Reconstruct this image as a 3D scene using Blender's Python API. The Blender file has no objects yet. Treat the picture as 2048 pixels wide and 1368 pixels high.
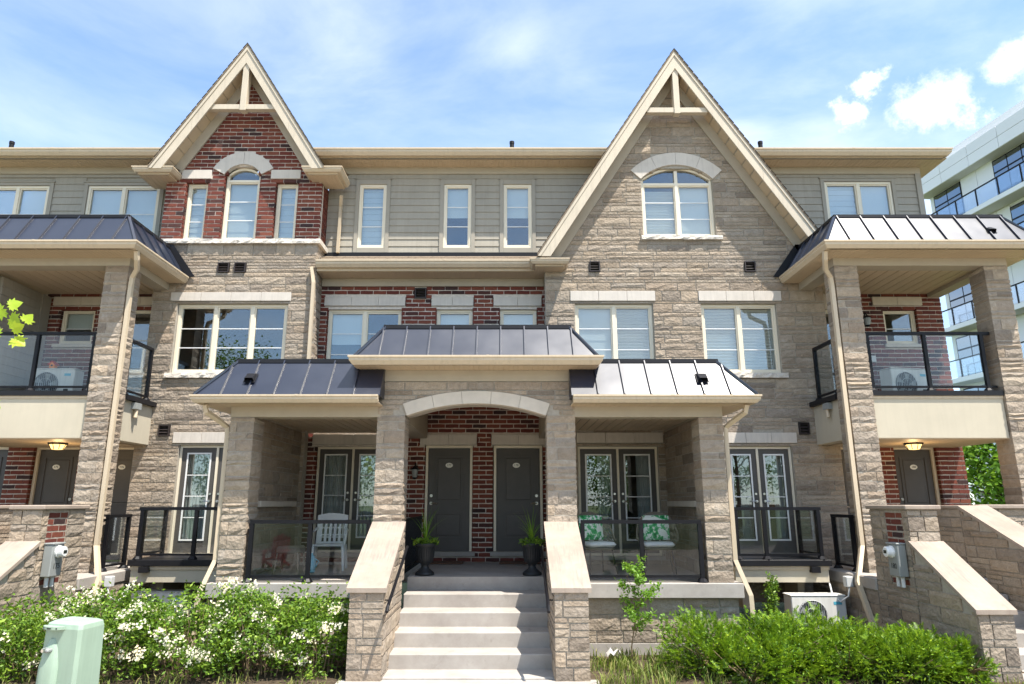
import bpy, math, random
from mathutils import Vector, Matrix, noise

sc = bpy.context.scene
COL = sc.collection
rad = math.radians

# ------------------------------------------------------------------ camera
CAM_H = 2.12
cam_d = bpy.data.cameras.new('camera')
cam_d.sensor_width = 36.0
cam_d.lens = 1365.0 / 2048 * 36
cam_d.shift_x = 14 / 2048
cam_d.clip_start = 0.05
cam_d.clip_end = 2000
cam = bpy.data.objects.new('camera', cam_d)
cam.location = (0, 0, CAM_H)
cam.rotation_euler = (rad(90 + 13.3), 0, 0)
COL.objects.link(cam)
sc.camera = cam

# ------------------------------------------------------------------ light
SUN = Vector((1.12, -1.0, 3.2)).normalized()
sun_d = bpy.data.lights.new('sun', 'SUN')
sun_d.energy = 5.0
sun_d.angle = rad(0.55)
sun_d.color = (1.0, 0.94, 0.855)
sun = bpy.data.objects.new('sun', sun_d)
sun.rotation_euler = (-SUN).to_track_quat('-Z', 'Y').to_euler()
sun.location = (8, -8, 25)
COL.objects.link(sun)

world = bpy.data.worlds.new('World')
sc.world = world
world.use_nodes = True
wn = world.node_tree
wn.nodes.clear()
def WN(t, **k):
    n = wn.nodes.new(t)
    for a, b in k.items():
        setattr(n, a, b)
    return n
w_out = WN('ShaderNodeOutputWorld')
w_bg = WN('ShaderNodeBackground')
w_sky = WN('ShaderNodeTexSky', sky_type='NISHITA', sun_disc=False)
w_sky.sun_elevation = math.asin(SUN.z)
w_sky.sun_rotation = math.atan2(SUN.x, SUN.y)
w_sky.air_density = 1.0
w_sky.dust_density = 0.4
w_sky.ozone_density = 1.0
w_bg.inputs['Strength'].default_value = 0.15
# clouds: thin streaked cirrus plus a few cumulus puffs, computed from the view direction
w_tc = WN('ShaderNodeTexCoord')
def vmath(op, a, b=None):
    n = WN('ShaderNodeVectorMath', operation=op)
    wn.links.new(a, n.inputs[0])
    if b is not None:
        if isinstance(b, (tuple, list)):
            n.inputs[1].default_value = b
        else:
            wn.links.new(b, n.inputs[1])
    return n
def fmath(op, a, b=None, clamp=False):
    n = WN('ShaderNodeMath', operation=op)
    n.use_clamp = clamp
    for i, v in enumerate((a, b)):
        if v is None:
            continue
        if isinstance(v, (int, float)):
            n.inputs[i].default_value = v
        else:
            wn.links.new(v, n.inputs[i])
    return n.outputs[0]
def wnoise(vec, scale, detail, rough, dist=0.0):
    n = WN('ShaderNodeTexNoise')
    n.inputs['Scale'].default_value = scale
    n.inputs['Detail'].default_value = detail
    n.inputs['Roughness'].default_value = rough
    n.inputs['Distortion'].default_value = dist
    wn.links.new(vec, n.inputs['Vector'])
    return n
def wramp(fac, stops):
    n = WN('ShaderNodeMapRange', interpolation_type='SMOOTHSTEP')
    n.inputs['From Min'].default_value = stops[0]
    n.inputs['From Max'].default_value = stops[1]
    n.inputs['To Min'].default_value = stops[2]
    n.inputs['To Max'].default_value = stops[3]
    wn.links.new(fac, n.inputs['Value'])
    return n.outputs[0]
nrm = vmath('NORMALIZE', w_tc.outputs['Generated']).outputs[0]
st = vmath('MULTIPLY', nrm, (1.0, 1.0, 2.6)).outputs[0]
ci1 = wnoise(st, 2.3, 7, 0.58, 0.5).outputs['Fac']
ci2 = wnoise(st, 0.9, 3, 0.5, 0.2).outputs['Fac']
cir = fmath('MULTIPLY', wramp(ci1, (0.28, 0.70, 0.14, 0.9)), wramp(ci2, (0.34, 0.56, 0.30, 1.0)))
sep = WN('ShaderNodeSeparateXYZ'); wn.links.new(nrm, sep.inputs[0])
warp = wnoise(nrm, 13.0, 8, 0.68).outputs['Color']
wv = vmath('SUBTRACT', warp, (0.5, 0.5, 0.5)).outputs[0]
wv = vmath('MULTIPLY', wv, (0.10, 0.10, 0.085)).outputs[0]
wdir = vmath('ADD', nrm, wv).outputs[0]
def dirpx(x, y):
    u = (x - 1010) / 1365; v = (684 - y) / 1365; t = rad(13.3)
    return Vector((u, math.cos(t) - v * math.sin(t), math.sin(t) + v * math.cos(t))).normalized()
puffs = None
for (x, y, r) in ((1840, 205, .034), (1890, 198, .038), (1935, 218, .026), (1735, 172, .022), (1690, 225, .024), (2045, 115, .034), (2015, 250, .026), (2160, 160, .05)):
    d = dirpx(x, y)
    df = vmath('SUBTRACT', wdir, tuple(d)).outputs[0]
    ds = vmath('MULTIPLY', df, (1.0, 1.0, 1.35)).outputs[0]
    ln = WN('ShaderNodeVectorMath', operation='LENGTH'); wn.links.new(ds, ln.inputs[0])
    p = wramp(ln.outputs['Value'], (r * 1.1, r * 0.12, 0.0, 0.95))
    puffs = p if puffs is None else fmath('MAXIMUM', puffs, p)
cloud = fmath('ADD', fmath('MULTIPLY', cir, 0.85), puffs, clamp=True)
mixc = WN('ShaderNodeMix', data_type='RGBA')
mixc.inputs['B'].default_value = (5.5, 5.65, 5.9, 1)
wn.links.new(cloud, mixc.inputs['Factor'])
tint = vmath('MULTIPLY', w_sky.outputs['Color'], (0.84, 1.0, 1.08))
wn.links.new(tint.outputs[0], mixc.inputs['A'])
wn.links.new(mixc.outputs['Result'], w_bg.inputs['Color'])
wn.links.new(w_bg.outputs[0], w_out.inputs[0])

sc.view_settings.view_transform = 'Standard'
sc.view_settings.look = 'None'
sc.view_settings.exposure = 0.98
sc.view_settings.gamma = 1.0
sc.view_settings.use_curve_mapping = False
sc.cycles.max_bounces = 8
sc.cycles.transparent_max_bounces = 16
sc.cycles.caustics_reflective = False
sc.cycles.caustics_refractive = False

# ------------------------------------------------------------------ materials
class NT:
    def __init__(s, name):
        s.m = bpy.data.materials.new(name); s.m.use_nodes = True
        s.t = s.m.node_tree; s.t.nodes.clear()
        s.out = s.t.nodes.new('ShaderNodeOutputMaterial')
        s.pos = s.n('ShaderNodeNewGeometry')
    def n(s, t, **k):
        x = s.t.nodes.new(t)
        for a, b in k.items():
            setattr(x, a, b)
        return x
    def l(s, a, b):
        s.t.links.new(a, b)
    def noise(s, scale, detail=4, rough=0.55, vec=None, dist=0):
        x = s.n('ShaderNodeTexNoise')
        x.inputs['Scale'].default_value = scale
        x.inputs['Detail'].default_value = detail
        x.inputs['Roughness'].default_value = rough
        x.inputs['Distortion'].default_value = dist
        s.l(vec or s.pos.outputs['Position'], x.inputs['Vector'])
        return x.outputs['Fac']
    def math(s, op, a, b=None, clamp=False):
        x = s.n('ShaderNodeMath', operation=op); x.use_clamp = clamp
        for i, v in enumerate((a, b)):
            if v is None: continue
            if isinstance(v, (int, float)): x.inputs[i].default_value = v
            else: s.l(v, x.inputs[i])
        return x.outputs[0]
    def map(s, v, a, b, c, d):
        x = s.n('ShaderNodeMapRange')
        for k, val in zip(('From Min', 'From Max', 'To Min', 'To Max'), (a, b, c, d)):
            x.inputs[k].default_value = val
        s.l(v, x.inputs['Value'])
        return x.outputs[0]
    def ramp(s, v, stops, const=False):
        x = s.n('ShaderNodeValToRGB')
        cr = x.color_ramp
        if const: cr.interpolation = 'CONSTANT'
        while len(cr.elements) < len(stops): cr.elements.new(0.5)
        for e, (p, c) in zip(cr.elements, stops):
            e.position = p; e.color = (*c, 1)
        s.l(v, x.inputs['Fac'])
        return x.outputs['Color']
    def mix(s, f, a, b, blend='MIX'):
        x = s.n('ShaderNodeMix', data_type='RGBA', blend_type=blend)
        for i, v in (('Factor', f), ('A', a), ('B', b)):
            if isinstance(v, (int, float)): x.inputs[i].default_value = v
            elif isinstance(v, (tuple, list)): x.inputs[i].default_value = (*v, 1) if len(v) == 3 else v
            else: s.l(v, x.inputs[i])
        return x.outputs['Result']
    def rnd(s):
        oi = s.n('ShaderNodeObjectInfo')
        a = s.math('ADD', oi.outputs['Random'], s.pos.outputs['Random Per Island'])
        return s.math('FRACT', a)
    def bump(s, h, strength, dist):
        b = s.n('ShaderNodeBump')
        b.inputs['Strength'].default_value = strength
        b.inputs['Distance'].default_value = dist
        s.l(h, b.inputs['Height'])
        return b.outputs['Normal']
    def bsdf(s, col, rough=0.7, metal=0.0, spec=0.5, normal=None, **kw):
        p = s.n('ShaderNodeBsdfPrincipled')
        if isinstance(col, (tuple, list)): p.inputs['Base Color'].default_value = (*col, 1)
        else: s.l(col, p.inputs['Base Color'])
        if isinstance(rough, (int, float)): p.inputs['Roughness'].default_value = rough
        else: s.l(rough, p.inputs['Roughness'])
        p.inputs['Metallic'].default_value = metal
        p.inputs['Specular IOR Level'].default_value = spec
        if normal is not None: s.l(normal, p.inputs['Normal'])
        for k, v in kw.items():
            p.inputs[k].default_value = v
        s.l(p.outputs[0], s.out.inputs[0])
        return p

def plain(name, col, rough=0.6, var=0.10, scale=3.0, metal=0.0, bump=0.0, bscale=60, spec=0.4, bd=0.004, streak=0.0):
    t = NT(name)
    f = t.noise(scale, 5, 0.6)
    a = tuple(c * (1 - var) for c in col); b = tuple(min(1, c * (1 + var)) for c in col)
    c = t.ramp(f, [(0.3, a), (0.7, b)])
    if streak:
        mp = t.n('ShaderNodeMapping'); mp.inputs['Scale'].default_value = (16, 16, 1.1)
        t.l(t.pos.outputs['Position'], mp.inputs['Vector'])
        f2 = t.math('MULTIPLY', t.map(t.noise(1.0, 5, 0.65, mp.outputs[0]), 0.45, 0.75, 0, 1), t.map(t.noise(1.3, 3), 0.35, 0.65, 0.15, streak))
        c = t.mix(f2, c, tuple(x * 0.62 for x in col))
    nm = t.bump(t.noise(bscale, 4), bump, bd) if bump else None
    t.bsdf(c, rough, metal, spec, nm)
    return t.m

M = {}
def make_stone(name, tones):
    t = NT(name)
    r = t.rnd()
    base = t.ramp(r, tones)
    n1 = t.noise(9, 6, 0.62); n2 = t.noise(45, 5, 0.65)
    c = t.mix(0.55, base, t.ramp(n1, [(0.25, (0.60, 0.56, 0.50)), (0.75, (1.25, 1.22, 1.2))]), 'MULTIPLY')
    c = t.mix(0.35, c, t.ramp(n2, [(0.3, (0.62, 0.58, 0.53)), (0.7, (1.2, 1.2, 1.2))]), 'MULTIPLY')
    stain = t.noise(2.2, 5, 0.7)
    c = t.mix(t.map(stain, 0.60, 0.80, 0, 0.45), c, (0.52, 0.49, 0.45))
    v = t.n('ShaderNodeTexVoronoi'); v.inputs['Scale'].default_value = 22
    t.l(t.pos.outputs['Position'], v.inputs['Vector'])
    hgt = t.math('ADD', t.math('MULTIPLY', n1, 1.2), t.math('ADD', t.math('MULTIPLY', n2, 0.9), t.math('MULTIPLY', v.outputs['Distance'], 0.8)))
    t.bsdf(c, 0.9, 0, 0.2, t.bump(hgt, 0.7, 0.014))
    return t.m
M['stone'] = make_stone('split_face_stone', [(0.0, (0.285, 0.232, 0.177)), (0.18, (0.405, 0.345, 0.273)), (0.34, (0.305, 0.266, 0.222)), (0.5, (0.415, 0.340, 0.258)), (0.66, (0.230, 0.195, 0.160)), (0.82, (0.365, 0.312, 0.254)), (1.0, (0.320, 0.255, 0.192))])
M['stone_mortar'] = plain('stone_mortar', (0.36, 0.325, 0.27), 0.95, 0.15, 20, bump=0.5, bscale=120)
def make_brick():
    t = NT('tumbled_red_brick')
    r = t.rnd()
    base = t.ramp(r, [(0.0, (0.155, 0.043, 0.031)), (0.22, (0.185, 0.055, 0.037)), (0.42, (0.13, 0.038, 0.029)), (0.60, (0.190, 0.062, 0.040)), (0.84, (0.080, 0.034, 0.029)), (0.93, (0.052, 0.029, 0.028))], True)
    n1 = t.noise(26, 5, 0.65); n2 = t.noise(120, 4, 0.6)
    c = t.mix(0.6, base, t.ramp(n1, [(0.25, (0.55, 0.5, 0.5)), (0.8, (1.35, 1.3, 1.25))]), 'MULTIPLY')
    c = t.mix(t.map(n2, 0.62, 0.78, 0, 0.28), c, (0.30, 0.22, 0.19))
    t.bsdf(c, 0.85, 0, 0.25, t.bump(t.math('ADD', n1, t.math('MULTIPLY', n2, 0.5)), 0.5, 0.008))
    return t.m
M['brick'] = make_brick()
M['brick_mortar'] = plain('brick_mortar', (0.60, 0.54, 0.47), 0.95, 0.15, 12, bump=0.6, bscale=110)
M['precast'] = plain('precast_stone', (0.57, 0.52, 0.455), 0.8, 0.06, 6, streak=0.5, bump=0.15, bscale=150)
M['precast_tan'] = plain('precast_tan_stone', (0.56, 0.50, 0.415), 0.85, 0.08, 6, bump=0.15, bscale=150)
M['roughsill'] = plain('rough_sill_stone', (0.58, 0.53, 0.46), 0.9, 0.15, 14, bump=0.9, bscale=40, bd=0.015)
M['trim'] = plain('almond_trim', (0.56, 0.46, 0.325), 0.45, 0.03, 2, streak=0.5)
M['fascia'] = plain('beige_board', (0.53, 0.46, 0.355), 0.6, 0.04, 3, streak=0.5)
M['frieze'] = plain('clay_board', (0.40, 0.35, 0.27), 0.65, 0.05, 4, bump=0.1, bscale=200)
M['soffit'] = plain('soffit_tan', (0.53, 0.42, 0.285), 0.55, 0.04, 2)
M['siding'] = plain('clay_siding', (0.325, 0.297, 0.243), 0.7, 0.07, 2.5, streak=0.5, bump=0.12, bscale=90)
M['siding_trim'] = plain('clay_siding_trim', (0.308, 0.281, 0.230), 0.7, 0.05, 2.5)
M['wframe'] = plain('cream_vinyl', (0.74, 0.665, 0.52), 0.4, 0.03, 2)
M['white'] = plain('white_vinyl', (0.78, 0.78, 0.76), 0.4, 0.02, 2)
M['stucco'] = plain('cream_stucco', (0.50, 0.45, 0.345), 0.9, 0.05, 1.6, streak=0.12, bump=0.35, bscale=220)
M['black'] = plain('black_metal', (0.007, 0.007, 0.009), 0.45, 0.1, 4, spec=0.22)
M['flash'] = plain('black_flashing', (0.011, 0.011, 0.013), 0.5, 0.15, 3, spec=0.25)
M['vent'] = plain('brown_vent', (0.035, 0.026, 0.024), 0.5, 0.1, 4)
M['door'] = plain('charcoal_door', (0.078, 0.071, 0.064), 0.5, 0.07, 5, bump=0.08, bscale=160)
M['steel'] = plain('satin_nickel', (0.62, 0.60, 0.56), 0.28, 0.05, 5, metal=1.0)
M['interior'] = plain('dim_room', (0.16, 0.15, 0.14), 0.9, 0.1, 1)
M['blind'] = plain('white_blind', (0.80, 0.80, 0.78), 0.7, 0.02, 3)
M['curtain'] = plain('grey_curtain', (0.60, 0.61, 0.60), 0.8, 0.08, 7)
M['ac'] = plain('ac_white', (0.70, 0.69, 0.64), 0.45, 0.03, 2, streak=0.5)
M['ac_dark'] = plain('ac_grille', (0.03, 0.032, 0.035), 0.5, 0.1, 5)
M['grey_box'] = plain('grey_enclosure', (0.27, 0.285, 0.275), 0.45, 0.06, 3)
M['shingle'] = plain('asphalt_shingle', (0.20, 0.155, 0.11), 0.95, 0.35, 30, bump=0.5, bscale=90)
M['plate'] = plain('cream_plate', (0.80, 0.78, 0.70), 0.4, 0.02, 3)
M['ink'] = plain('dark_ink', (0.02, 0.025, 0.02), 0.6, 0.05, 3)
M['mat'] = plain('brown_doormat', (0.13, 0.07, 0.045), 0.95, 0.4, 50, bump=0.6, bscale=200)
M['plastic'] = plain('grey_plastic', (0.60, 0.61, 0.60), 0.45, 0.04, 3)
M['urn'] = plain('black_urn', (0.022, 0.024, 0.026), 0.5, 0.1, 8)
M['cushion'] = plain('white_cushion', (0.80, 0.80, 0.78), 0.9, 0.03, 5, bump=0.1, bscale=200)
M['wicker'] = plain('grey_wicker', (0.20, 0.17, 0.13), 0.7, 0.25, 60, bump=0.6, bscale=140)
M['pedestal'] = plain('green_pedestal', (0.30, 0.40, 0.31), 0.42, 0.05, 3, streak=0.5)
M['bark'] = plain('bark', (0.12, 0.085, 0.06), 0.95, 0.3, 20, bump=0.8, bscale=40)
M['stem'] = plain('woody_stem', (0.22, 0.155, 0.09), 0.9, 0.25, 30)
M['orange'] = plain('orange_paint', (0.80, 0.24, 0.03), 0.5, 0.05, 5)
M['paper'] = plain('white_paper', (0.52, 0.50, 0.47), 0.8, 0.05, 5)
M['red'] = plain('red_paint', (0.55, 0.03, 0.03), 0.4, 0.05, 5)
M['apt'] = plain('white_panel', (0.80, 0.80, 0.81), 0.6, 0.03, 0.3)
M['apt_grey'] = plain('grey_soffit_panel', (0.66, 0.65, 0.63), 0.8, 0.04, 0.3)
def make_concrete(name, col, streak=0.0):
    t = NT(name)
    n1 = t.noise(1.7, 6, 0.65); n2 = t.noise(70, 4, 0.6); n3 = t.noise(7, 5, 0.65)
    c = t.mix(0.6, col, t.ramp(n1, [(0.3, (0.70, 0.67, 0.64)), (0.72, (1.12, 1.12, 1.12))]), 'MULTIPLY')
    c = t.mix(0.5, c, t.ramp(n3, [(0.3, (0.84, 0.83, 0.82)), (0.72, (1.08, 1.08, 1.08))]), 'MULTIPLY')
    c = t.mix(t.map(t.noise(4.5, 6, 0.75, None, 0.8), 0.56, 0.72, 0, 0.38), c, (0.20, 0.175, 0.15))
    if streak:
        mp = t.n('ShaderNodeMapping'); mp.inputs['Scale'].default_value = (38, 3, 3)
        t.l(t.pos.outputs['Position'], mp.inputs['Vector'])
        s = t.noise(1.0, 5, 0.6, mp.outputs[0])
        f = t.math('MULTIPLY', t.map(s, 0.42, 0.7, 0, 1), t.map(t.noise(2.4, 3), 0.42, 0.62, 0, streak))
        c = t.mix(f, c, (0.25, 0.19, 0.165))
    t.bsdf(c, 0.88, 0, 0.25, t.bump(n2, 0.25, 0.004))
    return t.m
M['concrete'] = make_concrete('concrete', (0.39, 0.362, 0.33))
M['cap'] = make_concrete('weathered_limestone_cap', (0.36, 0.30, 0.245), 0.9)
def make_roof():
    t = NT('standing_seam_metal')
    n1 = t.noise(1.6, 2, 0.4); n2 = t.noise(2.5, 3, 0.5)
    c = t.ramp(n2, [(0.3, (0.009, 0.013, 0.027)), (0.7, (0.012, 0.017, 0.033))])
    r = t.map(n2, 0.3, 0.7, 0.31, 0.37)
    p = t.bsdf(c, r, 0.0, 0.5, t.bump(n1, 0.12, 0.02))
    p.inputs['IOR'].default_value = 1.75
    return t.m
M['roof'] = make_roof()
def make_glass(name, tint, refl, rough=0.0):
    t = NT(name)
    tr = t.n('ShaderNodeBsdfTransparent'); tr.inputs[0].default_value = (*tint, 1)
    gl = t.n('ShaderNodeBsdfGlossy'); gl.inputs['Roughness'].default_value = rough
    gl.inputs['Color'].default_value = (0.92, 0.96, 1.0, 1)
    fr = t.n('ShaderNodeFresnel'); fr.inputs['IOR'].default_value = 1.5
    w = t.bump(t.noise(0.8, 2, 0.4), 0.012, 0.02)
    t.l(w, gl.inputs['Normal'])
    f = t.math('ADD', t.math('MULTIPLY', fr.outputs[0], 0.55), refl, True)
    mx = t.n('ShaderNodeMixShader')
    t.l(f, mx.inputs[0]); t.l(tr.outputs[0], mx.inputs[1]); t.l(gl.outputs[0], mx.inputs[2])
    t.l(mx.outputs[0], t.out.inputs[0])
    return t.m
M['glass'] = make_glass('window_glass', (0.90, 0.94, 0.94), 0.085)
M['rail_glass'] = make_glass('railing_glass', (0.965, 0.98, 0.972), 0.0)
M['apt_glass'] = make_glass('blue_apartment_glass', (0.10, 0.16, 0.22), 0.30)
M['apt_rail'] = make_glass('apartment_railing_glass', (0.94, 0.95, 0.95), 0.02)
def make_leaf(name, tones, trans=0.35, rough=0.45):
    t = NT(name)
    r = t.rnd()
    c = t.ramp(r, [(i / (len(tones) - 1), x) for i, x in enumerate(tones)])
    c = t.mix(0.75, c, t.ramp(t.noise(4.2, 4, 0.65), [(0.28, (0.50, 0.58, 0.55)), (0.5, (1.0, 1.0, 1.0)), (0.72, (1.45, 1.18, 0.9))]), 'MULTIPLY')
    p = t.n('ShaderNodeBsdfPrincipled'); p.inputs['Roughness'].default_value = rough
    p.inputs['Specular IOR Level'].default_value = 0.35
    t.l(c, p.inputs['Base Color'])
    tl = t.n('ShaderNodeBsdfTranslucent')
    t.l(t.mix(0.5, c, (0.35, 0.55, 0.04)), tl.inputs['Color'])
    mx = t.n('ShaderNodeMixShader'); mx.inputs[0].default_value = trans
    t.l(p.outputs[0], mx.inputs[1]); t.l(tl.outputs[0], mx.inputs[2]); t.l(mx.outputs[0], t.out.inputs[0])
    return t.m
M['leaf'] = make_leaf('shrub_leaf', [(0.045, 0.095, 0.010), (0.09, 0.175, 0.016), (0.15, 0.27, 0.025), (0.25, 0.37, 0.045)], 0.24)
M['yew'] = make_leaf('yew_needle', [(0.035, 0.09, 0.005), (0.085, 0.185, 0.007), (0.16, 0.29, 0.009), (0.29, 0.42, 0.015)], 0.22)
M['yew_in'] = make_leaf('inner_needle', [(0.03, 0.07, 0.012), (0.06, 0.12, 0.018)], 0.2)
M['treeleaf'] = make_leaf('tree_leaf', [(0.03, 0.075, 0.012), (0.06, 0.13, 0.018), (0.10, 0.19, 0.025)], 0.3)
M['maple'] = make_leaf('maple_leaf', [(0.22, 0.34, 0.025), (0.32, 0.46, 0.03), (0.42, 0.55, 0.045)], 0.4)
M['brightleaf'] = make_leaf('bright_green_leaf', [(0.09, 0.20, 0.02), (0.16, 0.32, 0.03), (0.22, 0.40, 0.05)], 0.35)  # brighter green leaf tones for sapling, weed, urn spikes and far tree
M['drygrass'] = make_leaf('weed_blade', [(0.24, 0.21, 0.07), (0.14, 0.22, 0.03), (0.26, 0.24, 0.09), (0.10, 0.20, 0.02)], 0.25, 0.7)
M['flower'] = make_leaf('white_petal', [(0.62, 0.58, 0.42), (0.74, 0.72, 0.58), (0.70, 0.64, 0.46)], 0.2, 0.7)
def make_soil():
    t = NT('mulch_soil')
    n1 = t.noise(14, 6, 0.7); n2 = t.noise(90, 5, 0.7)
    c = t.ramp(n1, [(0.3, (0.055, 0.040, 0.027)), (0.55, (0.115, 0.085, 0.055)), (0.75, (0.20, 0.16, 0.10))])
    t.bsdf(c, 0.95, 0, 0.2, t.bump(t.math('ADD', n1, n2), 0.9, 0.03))
    return t.m
M['soil'] = make_soil()
def make_lawn():
    t = NT('lawn')
    n1 = t.noise(3, 6, 0.7); n2 = t.noise(60, 5, 0.7)
    c = t.ramp(n1, [(0.3, (0.06, 0.085, 0.03)), (0.7, (0.12, 0.14, 0.055))])
    t.bsdf(c, 0.95, 0, 0.2, t.bump(n2, 0.9, 0.03))
    return t.m
M['lawn'] = make_lawn()
M['pavers'] = plain('tan_pavers', (0.40, 0.345, 0.285), 0.9, 0.15, 4, bump=0.3, bscale=60)
def make_leafprint():
    t = NT('palm_leaf_print')
    v = t.n('ShaderNodeTexVoronoi'); v.inputs['Scale'].default_value = 11
    mp = t.n('ShaderNodeMapping'); mp.inputs['Scale'].default_value = (1, 1, 0.55); mp.inputs['Rotation'].default_value = (0, 0.7, 0)
    t.l(t.pos.outputs['Position'], mp.inputs['Vector']); t.l(mp.outputs[0], v.inputs['Vector'])
    f = t.math('ADD', t.math('MULTIPLY', t.noise(17, 3, 0.5, None, 0.6), 0.9), t.math('MULTIPLY', v.outputs['Distance'], 0.5))
    c = t.ramp(f, [(0.0, (0.02, 0.16, 0.05)), (0.50, (0.05, 0.36, 0.12)), (0.64, (0.16, 0.50, 0.22)), (0.72, (0.80, 0.82, 0.74))], True)
    t.bsdf(c, 0.9, 0, 0.2)
    return t.m
M['print'] = make_leafprint()
def make_emit(name, col, k):
    t = NT(name)
    e = t.n('ShaderNodeEmission'); e.inputs[0].default_value = (*col, 1); e.inputs[1].default_value = k
    t.l(e.outputs[0], t.out.inputs[0])
    return t.m
M['lampglow'] = make_emit('lit_lamp_glass', (1.0, 0.62, 0.22), 1.5)
M['blue_label'] = plain('blue_label', (0.10, 0.42, 0.55), 0.5, 0.05, 5)
M['hang'] = plain('clear_ornament', (0.7, 0.75, 0.8), 0.2, 0.05, 5)

# ------------------------------------------------------------------ mesh helpers
rng = random.Random(11)
PINV = {}
def setp(o, label=None, cat=None, group=None, kind=None):
    if label: o['label'] = label
    if cat: o['category'] = cat
    if group: o['group'] = group
    if kind: o['kind'] = kind
    return o
def attach(o, parent):
    if parent is not None:
        o.parent = parent
        if parent.name in PINV:
            o.matrix_parent_inverse = PINV[parent.name]
def thing(name, label, cat, loc=(0, 0, 0), group=None, local=False, rz=0):
    o = bpy.data.objects.new(name, None)
    o.empty_display_size = 0.2
    o.location = loc
    o.rotation_euler = (0, 0, rz)
    COL.objects.link(o)
    setp(o, label, cat, group)
    if not local:
        PINV[o.name] = Matrix.Translation(-Vector(loc))
    return o

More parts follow.
